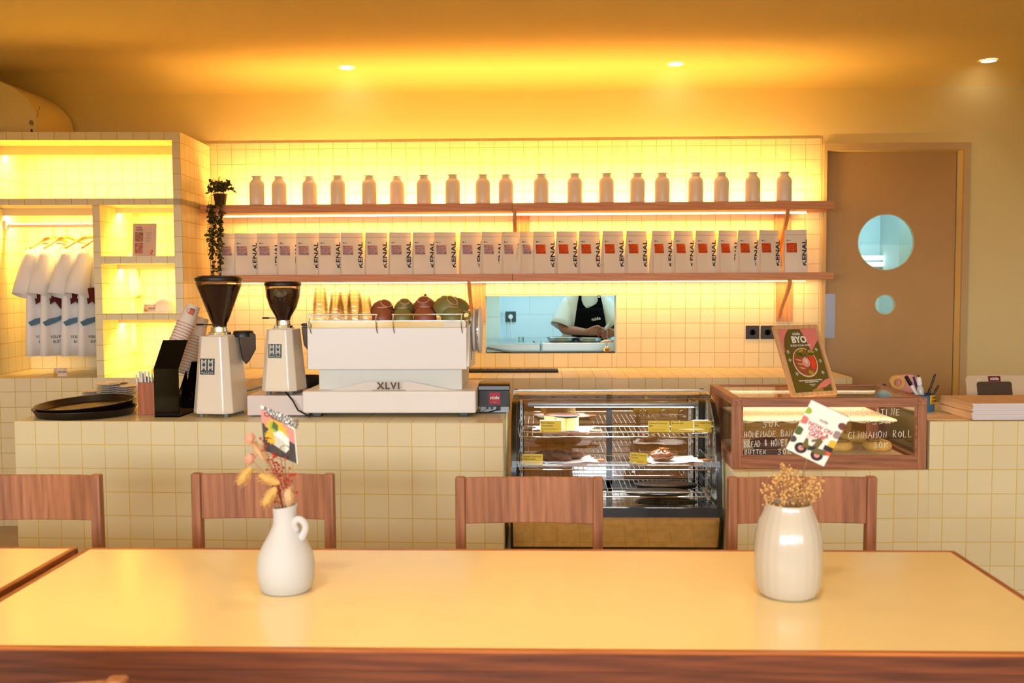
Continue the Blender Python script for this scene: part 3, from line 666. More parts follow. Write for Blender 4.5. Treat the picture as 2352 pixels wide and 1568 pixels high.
# ================================================================ stacks of saucers
M_sauc = speckle('speckled_glaze', (222, 212, 202), (110, 72, 50), 130, .2, .4)
sc = thing('saucer', '', 'saucer', group='speckled saucers behind the trays')
MB().lathe([(0, 0), (.030, 0), (.042, .004), (.053, .0085), (.0545, .0095), (.053, .0105), (.040, .007), (0, .004)], 36).build('dish', M_sauc, sc)
stk = [(215, 895, 8, 4.66, 'left stack'), (249, 880, 9, 4.60, 'middle stack'), (288, 881, 10, 4.60, 'right stack'), (268, 872, 10, 4.69, 'rear stack')]
first = True
for px, py, n, Y, nm in stk:
    x = W(px, py, Y).x; ztp = W(px, py, Y).z; dz = .0098; n = max(4, int((ztp-ZCT-.0105)/dz)+1)
    for k in range(n):
        o = sc if first else dup(sc); first = False
        o.location = (x+R_.uniform(-.002, .002), Y+R_.uniform(-.002, .002), ZCT+dz*k)
        o['label'] = 'speckled white saucer in the %s behind the trays, %s' % (nm, 'topmost' if k == n-1 else ('lowest' if k == 0 else ORD[n-1-k]+' from the top'))
# ================================================================ wooden box with wrapped straws
P = on(337, 952); Y = P.y
wb = thing('stirrer_box', 'open reddish wooden box full of wrapped straws, left of the black dispenser', 'box', (P.x, Y, ZCT))
b = MB(); w_, d_, h_ = .038, .07, .142
b.box(-w_, w_, 0, .006, 0, h_).box(-w_, w_, d_-.006, d_, 0, h_).box(-w_, -w_+.006, .006, d_-.006, 0, h_).box(w_-.006, w_, .006, d_-.006, 0, h_).box(-w_, w_, 0, d_, 0, .006)
b.build('crate', wood('box_wood', (196, 112, 66), (160, 82, 44), 'Z'), wb, smooth=False, bevel=.0015)
for k in range(16):
    x = -.028+.0035*k; h = .172+.012*math.sin(k*2.1)
    o = tag(MB().box(-.0032, .0032, -.003, .003, 0, h).build('wrapped_straw', M_paper, smooth=False), 'white wrapped straw standing in the wooden box, %s from the left' % ORD[k], 'straw', 'wrapped straws in the wooden box')
    o.location = (P.x+x+(.006 if k < 4 else 0), Y+.012+.0085*((k*3) % 5), ZCT+.008); o.rotation_euler = (0, rad(-9+.9*k), 0)
o = tag(MB().box(-.012, .012, 0, .02, 0, .03).build('sugar_packet', mat('navy', (28, 40, 120), .5), smooth=False, bevel=.002), 'small dark blue packet wedged behind the wooden box', 'packet'); o.location = (P.x-.036, Y+.075, ZCT+.13)
P2 = W(313, 930, Y+.075)
o2 = tag(MB().box(-.014, .014, 0, .022, 0, .13).build('paper_carton', M_paper, smooth=False), 'white carton standing behind the wooden box', 'carton'); o2.location = (P.x-.036, Y+.075, ZCT)
# ================================================================ black cup dispenser and its cups
P = on(355, 958); Q = on(412, 958); Y = P.y; wd = Q.x-P.x
cdn = thing('cup_dispenser', 'glossy black acrylic cup dispenser with slanted upper half', 'dispenser', (P.x, Y, ZCT), rad(0))
s_ = 4.16/2287; zk = (958-843)*s_; zt_ = (958-776)*s_
lean = .20
b = MB()
b.box(0, wd, 0, .006, 0, zk)                                # front lower panel
M_sh = Matrix(((1, 0, 0, 0), (0, 1, 0, 0), (0, 0, 1, 0), (0, 0, 0, 1)))
# slanted upper front panel: its foot at the knee, top shifted right and back
b.add([(0, 0, zk), (wd, 0, zk), (wd+.027, .045, zt_), (.027, .045, zt_), (0, .006, zk), (wd, .006, zk), (wd+.027, .051, zt_), (.027, .051, zt_)], [(0, 1, 2, 3), (4, 7, 6, 5), (0, 4, 5, 1), (1, 5, 6, 2), (2, 6, 7, 3), (3, 7, 4, 0)])
b.build('front_panel', M_blackg, cdn, smooth=False, bevel=.001)
b = MB(); 
b.prismx([(0, 0), (.30, 0), (.30, .085), (.22, .14), (.20, .10), (.12, .10), (.10, .19), (.006, .10)], wd-.005, wd)
b.build('side_panel', M_blackg, cdn, smooth=False)
b = MB(); b.prismx([(0.006, 0), (.30, 0), (.30, .085), (.22, .14), (.006, .14)], 0, .005); b.box(0, wd, .0, .30, 0, .005); b.box(0, wd, .294, .30, 0, .085); b.build('base_tray', M_blackg, cdn, smooth=False)
for k, (yy, zz, hh, xx) in enumerate(((.10, .10, .13, .03), (.20, .06, .15, .065), )):
    b = MB(); b.add([(wd-.01+xx-.03, yy, zz), (wd+.02+xx-.03, yy, zz), (wd+.045+xx-.03, yy+.03, zz+hh), (wd+.012+xx-.03, yy+.03, zz+hh), (wd-.01+xx-.03, yy+.05, zz), (wd+.02+xx-.03, yy+.05, zz), (wd+.045+xx-.03, yy+.08, zz+hh), (wd+.012+xx-.03, yy+.08, zz+hh)],
        [(0, 1, 2, 3), (4, 7, 6, 5), (0, 4, 5, 1), (1, 5, 6, 2), (2, 6, 7, 3), (3, 7, 4, 0)]); b.build('cup_guide', M_blackg, cdn, smooth=False)
M_cup = mat('paper_cup', (232, 216, 200), .6); M_coral = mat('coral_print', (206, 110, 80), .6)
def paper_cup(rimcol):
    t = thing('paper_cup', '', 'paper cup')
    MB().lathe([(0, .002), (.026, .002), (.028, 0), (.0385, .088), (.0385, .088), (.037, .088), (.0255, .004), (0, .004)], 28).build('body', M_cup, t)
    MB().tube([(.0385*cos(a), .0385*sin(a), .088) for a in [2*pi*k/28 for k in range(28)]], .0016, 6, True).build('rim', rimcol, t)
    # cup pictogram wraps a little
    return t
cu1 = paper_cup(mat('rim_red', (196, 120, 118), .6)); cu2 = paper_cup(mat('rim_tan', (186, 150, 110), .6))
def cupcol(proto, top, bot, Y, n, nm):
    T = W(top[0], top[1], Y+.05); B = W(bot[0], bot[1], Y); ax = (B-T); L = ax.length; ax.normalize()
    q = Vector((0, 0, 1)).rotation_difference(ax)      # local +z (the open rim end) points down the column
    for k in range(n):
        o = proto if k == 0 else dup(proto); o.rotation_mode = 'QUATERNION'; o.rotation_quaternion = q; o.location = T+ax*(.0135*k)
        o['label'] = 'white paper cup in the %s of the black dispenser, %s' % (nm, 'topmost' if k == 0 else ORD[k]+' from the top'); o['group'] = 'paper cups in the dispenser'
cupcol(cu1, (445, 702), (402, 800), Y+.09, 14, 'front column')
cupcol(cu2, (465, 730), (425, 850), Y+.20, 14, 'rear column')
_l = cu1.rotation_quaternion.inverted() @ Vector((.55, -1, .2)); az0 = math.atan2(_l.y, _l.x); rcz = lambda z: .0278+.0107*z/.088+.0007
P_ = [(az0-.36+.72*k/8, z) for k in range(9) for z in (.016, .030, .044)]
m_ = MB().add([(rcz(z)*cos(a), rcz(z)*sin(a), z) for a, z in P_], [(3*k+j_, 3*k+3+j_, 3*k+4+j_, 3*k+1+j_) for k in range(8) for j_ in range(2)])
m_.build('cup_print', M_coral, cu1, solid=.0004)
MB().tube([(rcz(z)*cos(a), rcz(z)*sin(a), z) for a, z in [(az0+.36, .040), (az0+.62, .038), (az0+.70, .030), (az0+.62, .022), (az0+.36, .020)]], .0014, 6).build('cup_print', M_coral, cu1)
# lids stacked in the last bay
for k in range(7):
    lo = tag(MB().lathe([(0, .006), (.03, .006), (.032, 0), (.040, 0), (.041, .003), (.036, .0035), (.034, .009), (0, .009)], 24).build('takeaway_lid', mat('lid_dark', (46, 34, 26), .4)), 'dark plastic cup lid stacked behind the dispenser, %s' % ('topmost' if k == 6 else ORD[6-k]+' from the top'), 'lid', 'cup lids')
    lo.location = (P.x+wd+.062, Y+.36, ZCT+.10+.0095*k)
hb = MB().box(-.045, .045, -.045, .045, 0, .10).build('lid_stand', M_black, bevel=.003); tag(hb, 'black block stand under the stacked cup lids', 'stand'); hb.location = (P.x+wd+.062, Y+.36, ZCT)

# ================================================================ grinders
M_cream = mat('grinder_cream', (240, 230, 216), .16, coat=.4)
M_beans = mat('coffee_beans', (46, 22, 14), .35, bump=1.0, bscale=170, var=.8, vscale=190)
M_hop = glass('hopper_plastic', (.78, .62, .52), .10, .02); M_grey = mat('grey_foot', (120, 124, 128), .4)
def octo(hw, hd, ch, z): return [(-hw+ch, -hd, z), (hw-ch, -hd, z), (hw, -hd+ch, z), (hw, hd-ch, z), (hw-ch, hd, z), (-hw+ch, hd, z), (-hw, hd-ch, z), (-hw, -hd+ch, z)]
def grinder(lab, loc, rz, Hb, w0, w1, hop, lidr, lidh, foot=.016, badge=.066, bz=.61):
    t = thing('coffee_grinder', lab, 'coffee grinder', loc, rz)
    for sx in (-1, 1):
        for sy in (-1, 1): MB().cyl((sx*w0*.62, sy*w0*.75, 0), .011, foot, 16).build('foot', M_grey, t)
    b = MB().loft([octo(w0, w0*1.15, w0*.33, foot), octo(w0*1.0, w0*1.15, w0*.33, foot+.012), octo(w1, w1*1.25, w1*.36, foot+Hb)])
    b.build('body', M_cream, t, smooth=False, bevel=.004, bseg=3)
    z = foot+Hb
    MB().lathe([(w1*.8, z), (w1*.82, z+.004), (w1*.55, z+.006)], 30).build('top_plate', M_cream, t)
    MB().lathe([(w1*.72, z+.004), (w1*.72, z+.014), (w1*.58, z+.016), (w1*.56, z+.036), (w1*.50, z+.038), (0, z+.038)], 36).build('collar', M_chrome, t)
    MB().cyl((-w1*.5, -.01, z+.012), .0038, w1*1.2, 10, 'X', M=Matrix.Rotation(pi, 4, 'Z')).build('adjust_lever', M_chrome, t)
    MB().cyl((-w1*1.65, 0, z+.046), .004, .03, 10, 'X').build('gate_knob', M_black, t); MB().cyl((-w1*1.3, 0, z+.046), .002, w1*.9, 8, 'X').build('gate_rod', M_black, t)
    z2 = z+.038
    MB().lathe([(r, z2+h) for r, h in hop], 48).build('hopper', M_hop, t, ang=70)
    top = hop[-1][1]*.90; pr = [(max(0, r-.003), z2+h+.001) for r, h in hop if h < top]; 
    rl = [r for r, h in hop if h < top][-1]-.004
    k = MB().lathe(pr+[(rl*1.0, z2+top*.985), (rl*.6, z2+top+.004), (0, z2+top+.006)], 64)
    for i, v in enumerate(k.v): k.v[i] = v + Vector((v.x, v.y, 0)).normalized()*(.0016*mnoise.noise(v*240)) + Vector((0, 0, .003*mnoise.noise(v*110)))
    k.build('beans', M_beans, t)
    zl = z2+hop[-1][1]
    MB().lathe([(0, zl-.004), (lidr*.95, zl-.004), (lidr, zl), (lidr+.001, zl+lidh*.7), (lidr*.97, zl+lidh), (lidr*.9, zl+lidh+.003), (lidr*.88, zl+lidh), (0, zl+lidh)], 48).build('lid', M_black, t)
    # badge on the sloping front
    s = badge; zb2 = foot+Hb*bz; sl = (w0*1.15-w1*1.25)/Hb; yb = -(w0*1.15-sl*(zb2-foot))-.0012; ti = math.atan(sl)
    bd = bpy.data.objects.new('badge', None); 
    bm = MB().box(-s/2, s/2, -.0015, .002, -s*.52, s*.52).build('badge', mat('badge_dark', (44, 50, 52), .4), t, smooth=False); bm.location = (-.014 if s > .06 else -.010, yb, zb2); bm.rotation_euler = (-ti, 0, 0)
    for i in (0, 1):
        for j in (0, 1): text('M', s*.48, ((i-.5)*s*.47, -.0019, s*(.27-.37*j)), mat('silver_print', (200, 205, 205), .35), bm, bold=.0007, sx=1.12)
    text('MAZZER', s*.2, (0, -.0019, -s*.41), mat('silver_print'), bm, sx=1.15)
    return t, z
sG = 4.2/2287
P = on(508, 958, ZCT); Y1 = P.y+.085
g1, zg = grinder('taller cream coffee grinder with a wide cone hopper, beside the cup dispenser', (W(508, 900, Y1).x, Y1, ZCT), rad(-9), .333, .092, .066, [(.030, 0), (.031, .012), (.040, .03), (.094, .175), (.098, .183), (.098, .200)], .101, .017)
MB().prismx([(.045, 0), (.10, 0), (.118, -.01), (.118, -.075), (.09, -.125), (.075, -.14), (.06, -.12)], -.024, .024, Matrix.Translation((.035, 0, zg+.012)) @ Matrix.Rotation(rad(-60), 4, 'Z')).build('dosing_chamber', mat('chamber_dark', (60, 44, 32), .2, .6), g1, bevel=.003)
MB().lathe([(0, .006), (.040, .006), (.044, 0), (.044, -.02), (.040, -.02)], 28, Matrix.Translation((.088, .045, zg+.012))).build('chamber_lid', M_black, g1)
pl = thing('grinder_platform', 'white box platform under the shorter grinder', 'stand', (0, 0, 0))
A, B = on(568, 957), on(697, 957); 
MB().box(0, B.x-A.x+.02, 0, .30, .006, W(600, 908, A.y).z-ZCT).build('box', mat('platform_white', (226, 214, 212), .4), pl, smooth=False, bevel=.004, bseg=3)
MB().box(.02, B.x-A.x, .02, .28, 0, .006).build('skid', M_black, pl, smooth=False); pl.location = (A.x, A.y, ZCT)
zp = W(600, 908, A.y).z; Y2 = A.y+.095
g2, zg2 = grinder('shorter cream coffee grinder with a rounded bell hopper, standing on the white box', (W(653, 850, Y2).x, Y2, zp), rad(-6), .268, .079, .058, [(.030, 0), (.034, .014), (.058, .055), (.072, .10), (.076, .14), (.076, .150)], .079, .015, badge=.058, bz=.65)
MB().prismx([(.05, 0), (.11, 0), (.115, -.01), (.112, -.07), (.085, -.115), (.06, -.08)], -.028, .028, Matrix.Translation((.03, 0, zg2+.008)) @ Matrix.Rotation(rad(-75), 4, 'Z')).build('dosing_chamber', mat('chamber_dark'), g2, bevel=.003)
MB().prismx([(.05, .002), (.115, .002), (.115, .014), (.05, .014)], -.03, .03, Matrix.Translation((.03, 0, zg2+.008)) @ Matrix.Rotation(rad(-75), 4, 'Z')).build('chamber_lid', M_black, g2, bevel=.004)
MB().tube([(.125, .02, zg2-.085), (.128, .02, zg2-.11), (.138, .0, zg2-.155)], [.010, .009, .006], 10).build('dosing_lever', M_black, g2)
cb = MB().tube([(.0, -.03, .018), (.03, -.075, .016), (.075, -.105, -.02), (.10, -.112, -.06), (.15, -.10, -.09)], .0035, 8).build('power_cord', M_black, g2)
# knock box and folded lid behind the grinders
P = W(712, 872, 4.62); kb = thing('knock_box', 'round black knock box between the shorter grinder and the espresso machine', 'knock box', (P.x-.02, 4.62, ZCT))
MB().lathe([(0, 0), (.07, 0), (.075, .005), (.082, .135), (.078, .14), (.074, .13), (.068, .01), (0, .01)], 36).build('bin', M_black, kb)
MB().cyl((-.076, 0, .125), .008, .152, 12, 'X').build('knock_bar', M_black, kb)
P = W(598, 880, 4.9)
tl = tag(MB().box(-.13, .13, -.10, .10, 0, .012).build('metal_tray', M_steel, bevel=.003), 'brushed metal tray leaning between the two grinders', 'tray'); tl.location = (P.x-.01, 4.66, ZCT+.078); tl.rotation_euler = (rad(6), rad(-14), rad(15))
b = MB().box(-.10, .11, -.07, .07, 0, .045).build('wooden_tamp_stand', wood('dark_wood', (120, 78, 46), (84, 50, 28), 'X'), bevel=.003); tag(b, 'dark wooden tamping stand behind the two grinders', 'stand'); b.location = (P.x-.01, 4.64, ZCT)

# ================================================================ espresso machine
M_mach = mat('machine_white', (242, 238, 236), .32)
A, B = on(692, 960), on(1092, 961); YM = A.y+.02
em = thing('espresso_machine', 'large white two-tier espresso machine with XLVI lettering on its base', 'espresso machine', (A.x, YM, ZCT))
Wb = B.x-A.x; k_ = YM/2287
zb0 = W(892, 949, YM).z-ZCT; zb1 = W(892, 898, YM).z-ZCT; DB = .50
MB().box(0, Wb, 0, DB, zb0, zb1).build('base', M_mach, em, smooth=False, bevel=.008, bseg=4)
for x in (.055, Wb-.055):
    for y in (.03, DB-.06): MB().prism([(-.023, zb0), (-.018, 0), (.018, 0), (.023, zb0)], .035, Matrix.Translation((x, y, 0))).build('foot', M_black, em, bevel=.002)
ym = .075; wx = lambda px, y: W(px, 800, YM+y).x-A.x
zm1 = W(892, 846, YM+ym).z-ZCT
MB().box(wx(731, ym), wx(1061, ym), ym, DB-.02, zb1-.002, zm1).build('middle_section', mat('machine_pale', (226, 226, 218), .35), em, smooth=False, bevel=.004)
yu = .02; zu0 = W(892, 848.5, YM+yu).z-ZCT; zu1 = W(892, 752, YM+yu).z-ZCT; ux0, ux1 = wx(706, yu), wx(1072, yu)
MB().box(ux0, ux1, yu, DB-.01, zu0, zu1).build('upper_body', M_mach, em, smooth=False, bevel=.004, bseg=3)
zr1 = W(892, 737, YM+yu).z-ZCT
MB().prismz([(ux0-.002+x, yu-.002+y) for x, y in rrect(0, ux1-ux0+.004, 0, DB-.03, .014)], zu1, zr1).build('cup_deck_rim', M_chrome, em, ang=30)
MB().box(ux0+.012, ux1-.012, yu+.012, DB-.045, zr1, zr1+.0015).build('cup_deck', M_steel, em, smooth=False)
# ogee plate with the name
za, zc_ = zb1-.001, W(890, 865, YM+.05).z-ZCT
pl_ = [(wx(750, .03), 0), (wx(843, .03), .048), (wx(938, .03), .048), (wx(1046, .03), 0)]
MB().prism(pl_, .012, Matrix.Translation((0, .022, zb1-.001)) @ Matrix.Rotation(rad(-38), 4, 'X')).build('name_plate', M_mach, em, bevel=.001)
pt = bpy.data.objects['name_plate']
lt = text('XLVI', .040, (wx(891, .01), .014, zb1+.020), mat('dark_bronze', (70, 58, 46), .35, .7), em, ext=.002, bold=.0012, sp=1.25)
MB().box(wx(853, .01), wx(929, .01), .012, .016, zb1+.001, zb1+.004).build('lettering_bar', mat('bar_bronze', (150, 132, 108), .35, .7), em, smooth=False)
# rails
zrail = W(892, 722, YM+yu).z-ZCT
for (a, c) in ((714, 866), (905, 1061)):
    xa, xc = wx(a, yu), wx(c, yu)
    MB().cyl((xa-.006, yu-.012, zrail), .0038, xc-xa+.012, 12, 'X').build('cup_rail', M_chrome, em)
    for x in (xa, xc):
        MB().tube([(x, yu-.012, zrail+.006), (x, yu-.013, zrail), (x-.002, yu-.012, zr1), (x, yu-.010, zu1-.004), (x+.003, yu-.002, zu1-.024)], .0024, 8).build('rail_post', M_chrome, em)
# right side cheek and round dial seen edge on
MB().prismx([(yu+.0, zu0+.012), (yu+.10, zu0+.0), (yu+.40, zu0-.01), (yu+.43, zu1+.02), (yu+.06, zu1+.006)], ux1-.001, ux1+.010).build('side_cheek', M_mach, em, bevel=.002)
MB().prismx([(yu+.14, zu0+.03), (yu+.145, zu0+.03), (yu+.085, zu1+.0), (yu+.08, zu1+.0)], ux1+.010, ux1+.0115).build('side_gap', M_black, em)
dcy = yu+.24; dcz = W(1098, 757, YM+dcy).z-ZCT
for x, r, m__ in ((.012, .10, M_mach), (.030, .103, M_chrome), (.036, .105, M_mach)):
    MB().lathe([(0, 0), (r-.006, 0), (r, .004), (r, .010), (r-.006, .014), (0, .016)], 40, Matrix.Translation((ux1+x, dcy, dcz)) @ Matrix.Rotation(pi/2, 4, 'Y')).build('side_dial', m__, em)
MB().box(wx(1020, yu), wx(1070, yu), yu-.0025, yu-.002, zu1+.004, zr1-.004).build('rim_sticker', M_paper, em, smooth=False)
deck = ZCT+zr1+.0015

# glasses stacked upside down
M_glassw = glass('drinking_glass', (.985, .955, .88), .05, .02, .40)
gl = thing('drinking_glass', '', 'glass', group='ribbed glasses stacked on the espresso machine')
prof = [(.0, .003), (.031, .003), (.031, 0), (.0335, 0), (.0335, .01), (.031, .03), (.0225, .078), (.021, .080), (0, .080), (0, .074), (.019, .073), (.0285, .03), (.031, .004)]
prof = [(.0335, 0), (.0338, .003), (.0335, .014), (.030, .030), (.0225, .078), (.020, .080), (0, .0805)]
MB().lathe(prof, 40, rib=.022, nr=10).build('tumbler', M_glassw, gl, ang=60)
first = True
for px, top, Y, n, nm in ((736, 660, YM+.08, 4, 'leftmost stack'), (773, 671, YM+.07, 4, 'second stack from the left'), (791, 671, YM+.16, 4, 'rear stack'), (815, 665, YM+.075, 4, 'front right stack'), (839, 681, YM+.16, 3, 'stack beside the terracotta cups')):
    zz = W(px, top, Y).z; x = W(px, 700, Y).x; dz = (zz-deck-.080)/(n-1)
    for k in range(n):
        o = gl if first else dup(gl); first = False; o.location = (x, Y, deck+dz*k)
        o['label'] = 'upturned glass in the %s on the machine, %s' % (nm, 'top one' if k == n-1 else ('bottom one' if k == 0 else ORD[n-1-k]+' from the top'))
# cups
M_terra = mat('terracotta_glaze', (150, 82, 58), .42); M_olive = mat('olive_glaze', (126, 122, 66), .42); M_clay = mat('bare_clay', (216, 168, 122), .7)
def cup(name, m, r, h):
    t = thing(name, '', 'cup')
    pr = [(0, 0), (r*.42, 0), (r*.44, .003), (r*.72, h*.22), (r*.95, h*.55), (r, h*.85), (r, h), (r*.95, h), (r*.9, h*.55), (r*.66, h*.25), (0, .007)]
    MB().lathe(pr, 40).build('bowl', m, t, ang=50)
    MB().tube([(r*.46*cos(a), r*.46*sin(a), .0) for a in [2*pi*k/32 for k in range(32)]], .0022, 6, True).build('foot_ring', M_clay, t)
    MB().tube(smp([(r*.93, 0, h*.88), (r*1.25, 0, h*.9), (r*1.46, 0, h*.68), (r*1.38, 0, h*.42), (r*.88, 0, h*.34)]), [.0055]*21, 10).build('handle', m, t)
    return t
cps = [  # x, y(centre), depth, radius, height, colour, lean (deg toward camera), roll, label
 (882, 712, .17, .053, .062, 0, 30, 28, 'terracotta cup tipped over behind, next to the glasses', -10),
 (878, 722, .075, .045, .055, 0, 0, 0, 'upturned terracotta cup in front, next to the glasses', -40),
 (929, 705, .17, .047, .060, 1, 32, 8, 'olive cup tipped so its foot ring shows, resting behind the small olive cup', -25),
 (925, 722, .075, .044, .052, 1, 0, 0, 'small upturned olive cup at the front', -60),
 (975, 702, .17, .055, .066, 0, 34, -4, 'big terracotta cup tipped so its foot ring shows', -90),
 (976, 722, .075, .050, .057, 0, 0, 0, 'upturned terracotta cup in front of the big tipped one', -60),
 (1022, 700, .19, .052, .062, 0, 25, 15, 'terracotta cup mostly hidden behind the large olive cup', -90),
 (1030, 702, .09, .056, .068, 1, 28, 38, 'large olive cup leaning to the left at the right end', -90),
 (1045, 704, .20, .056, .068, 1, 20, -30, 'olive cup leaning right behind the large olive cup', -90),
 (1040, 722, .06, .050, .057, 1, 0, 0, 'upturned olive cup at the front right end of the machine', -10)]
cups_p = {}
for (x, y_, dy, r, h, c_, lean, roll, lab, hz) in cps:
    Y = YM+dy; m__ = M_terra if c_ == 0 else M_olive; P = W(x, y_, Y)
    o = cup('coffee_cup', m__, r, h); o['label'] = lab; o['group'] = 'coffee cups on the espresso machine'
    Rm = Matrix.Rotation(rad(roll), 4, 'Y') @ Matrix.Rotation(rad(lean), 4, 'X') @ Matrix.Rotation(pi, 4, 'X') @ Matrix.Rotation(rad(hz), 4, 'Z')
    cz = P.z if lean else deck+h/2
    if lean: cz = max(cz, deck+r*.9)
    M4 = Matrix.Translation((P.x, Y, cz)) @ Rm @ Matrix.Translation((0, 0, -h/2)); o.matrix_world = M4
# ================================================================ receipt printer
A, B = on(1100, 950), on(1168, 952); Yp = A.y+.01; wp = B.x-A.x
rp = thing('receipt_printer', 'black receipt printer with a red sticker, at the right end of the counter', 'printer', (A.x, Yp, ZCT))
zz = lambda py: W(1134, py, Yp).z-ZCT
MB().box(.004, wp, .012, .17, .002, zz(884)).build('body', mat('printer_black', (32, 32, 35), .4), rp, smooth=False, bevel=.005, bseg=3)
MB().box(-.001, wp+.003, 0, .016, zz(934), zz(896)).build('front_panel', mat('printer_grey', (44, 46, 52), .45), rp, smooth=False, bevel=.003)
MB().prismx([(0, zz(896)), (0.002, zz(886)), (.012, zz(882)), (.10, zz(880)), (.10, zz(896))], -.003, wp+.005).build('cover', mat('cover_black', (50, 36, 26), .25), rp, bevel=.002)
MB().box(.006, wp, .008, .012, .004, zz(934)).build('port_plate', mat('port_blue_grey', (170, 184, 196), .4), rp, smooth=False)
for x in (.03, .05): MB().box(x, x+.012, .005, .009, .018, .028).build('port', M_black, rp, smooth=False)
MB().box(.076, .094, .003, .010, .012, .030).build('plug', M_black, rp, smooth=False, bevel=.002)
MB().tube([(.085, .002, .018), (.04, -.012, .006), (-.03, -.012, .005), (-.05, .03, .005)], .003, 8).build('cable', M_black, rp)
MB().tube([(.036, .004, .022), (.015, -.008, .010), (-.02, -.008, .006)], .0015, 6).build('cable', mat('grey_cable', (140, 140, 140), .5), rp)
cx_ = wp*.53; MB().prism(rrect(cx_-.024, cx_+.024, zz(928), zz(901), .001), .001, Matrix.Translation((0, -.0018, 0))).build('sticker', M_red, rp)
text('nüde', .020, (cx_, -.0025, zz(913)), M_wink, rp, bold=.0004); text('BALI', .004, (cx_, -.0025, zz(923.5)), M_wink, rp, sp=1.4)

# ================================================================ back counter items and sockets
A, B = WZ(1072, 856, .917), WZ(1283, 857, .917)
t = thing('bar_mat', 'long black rubber bar mat on the back counter below the kitchen hatch', 'mat', (A.x, A.y, .917))
L_ = B.x-A.x; MB().box(0, L_, 0, .17, 0, .012).build('mat_base', mat('rubber_black', (34, 22, 16), .6), t, smooth=False, bevel=.002)
b = MB(); n = 58
for k in range(n): b.box(.006+k*(L_-.012)/n, .006+k*(L_-.012)/n+.0035, .008, .162, .012, .017)
b.build('ribs', mat('rubber_rib', (74, 50, 36), .6), t, smooth=False)
for px, nm in ((1728, 'left'), (1762.5, 'right')):
    P = W(px, 763, YT); t = thing('wall_socket', '%s one of the two black wall sockets on the tiled wall' % nm, 'socket', (P.x, YT, P.z), group='black wall sockets')
    MB().box(-.045, .045, -.009, 0, -.045, .045).build('plate', mat('socket_black', (42, 34, 28), .4), t, smooth=False, bevel=.003)
    MB().lathe([(0, 0), (.018, 0), (.018, .004), (.021, .0045), (.021, 0)], 28, Matrix.Translation((0, -.009, 0)) @ RX90).build('well', mat('socket_well', (24, 20, 18), .5), t)
    for s in (-1, 1): MB().cyl((s*.0095, -.0115, 0), .0025, .003, 10, 'Y').build('pin_hole', M_black, t)
# ================================================================ glass cake display
class MW(MB):
    """built in world coordinates, stored relative to the thing's base O"""
    def __init__(s, O): super().__init__(); s.O = Vector(O)
    def build(s, *a, **k):
        s.v = [Vector(v)-s.O for v in s.v]; return super().build(*a, **k)
xa, xb = W(1174, 1160, 4.22).x, W(1659, 1160, 4.22).x
zA = W(1415, 1166, 4.22).z; zB = W(1415, 1262, 4.26).z; zT = W(1415, 896, 4.66).z
O = (xa, 4.22, .337); dc = thing('cake_display', 'glass fronted refrigerated cake display with black frame and curved glass, between the counters', 'display case', O)
gp = [(4.215, zA), (4.225, zA+.10), (4.245, zA+.22), (4.275, zA+.31), (4.325, zA+.375), (4.40, zT-.028), (4.50, zT-.010), (4.66, zT)]
M_frame = mat('frame_black', (22, 20, 18), .25, coat=.3)
for x0, x1 in ((xa, xa+.022), (xb-.022, xb)):
    inner = [(y+.030, z-.014) for y, z in gp]
    MW(O).prismx(gp+list(reversed(inner)), x0, x1).build('side_frame', M_frame, dc, ang=50)
    MW(O).box(x0, x1, 4.70, 4.73, zA-.01, zT-.0).build('rear_post', M_frame, dc, smooth=False)
    MW(O).box(x0, x1, 4.66, 4.73, zT-.02, zT).build('top_rail', M_frame, dc, smooth=False)
b = MW(O); N = len(gp); sm = []
for i in range(N-1):
    for k in range(4):
        t_ = k/4; p0 = gp[max(i-1, 0)]; p1 = gp[i]; p2 = gp[i+1]; p3 = gp[min(i+2, N-1)]
        sm.append(tuple(.5*((2*p1[j])+(-p0[j]+p2[j])*t_+(2*p0[j]-5*p1[j]+4*p2[j]-p3[j])*t_*t_+(-p0[j]+3*p1[j]-3*p2[j]+p3[j])*t_**3) for j in (0, 1)))
sm.append(gp[-1])
b.add([(x, y, z) for y, z in sm for x in (xa+.004, xb-.004)], [(2*i, 2*i+1, 2*i+3, 2*i+2) for i in range(len(sm)-1)])
M_case = glass('case_glass', (.98, .985, .98), .0)
b.build('front_glass', M_case, dc, ang=80)
for x in (xa+.011, xb-.011):
    MW(O).prismx([(y+.01, z-.006) for y, z in sm]+[(4.71, zT-.01), (4.71, zA)], x-.002, x+.002).build('side_glass', glass('side_glass', (.86, .89, .86), .1), dc)
MW(O).box(xa, xb, 4.655, 4.67, zT-.004, zT+.003).build('top_trim', M_steel, dc, smooth=False)
MW(O).box(xa+.02, xb-.02, 4.67, 4.72, zT-.012, zT).build('top_panel', M_frame, dc, smooth=False)
MW(O).box(xa, xb, 4.205, 4.24, zA-.038, zA+.004).build('lower_frame', M_frame, dc, smooth=False, bevel=.002)
MW(O).box(xa+.02, xb-.02, 4.24, 4.72, zA-.02, zA).build('deck', mat('deck_mirror', (150, 152, 150), .06, 1), dc, smooth=False)
# polished lower panel, its foot set back so that it mirrors the floor
MW(O).prismx([(4.212, zA-.038), (4.26, zB+.004), (4.30, zB+.004), (4.30, zA-.038)], xa+.008, xb-.012).build('lower_panel', mat('panel_polished', (232, 210, 176), .09, 1, bump=.03, bscale=4, var=.12, vscale=30), dc, smooth=False)
MW(O).box(xa, xb, 4.25, 4.72, .337, zB+.004).build('plinth', M_frame, dc, smooth=False)
for x0, x1 in ((xa-.004, xa+.008), (xb-.012, xb-.002)):
    MW(O).prismx([(4.205, zA-.03), (4.25, .337), (4.72, .337), (4.72, zA-.03)], x0, x1).build('side_cover', M_frame, dc, smooth=False)
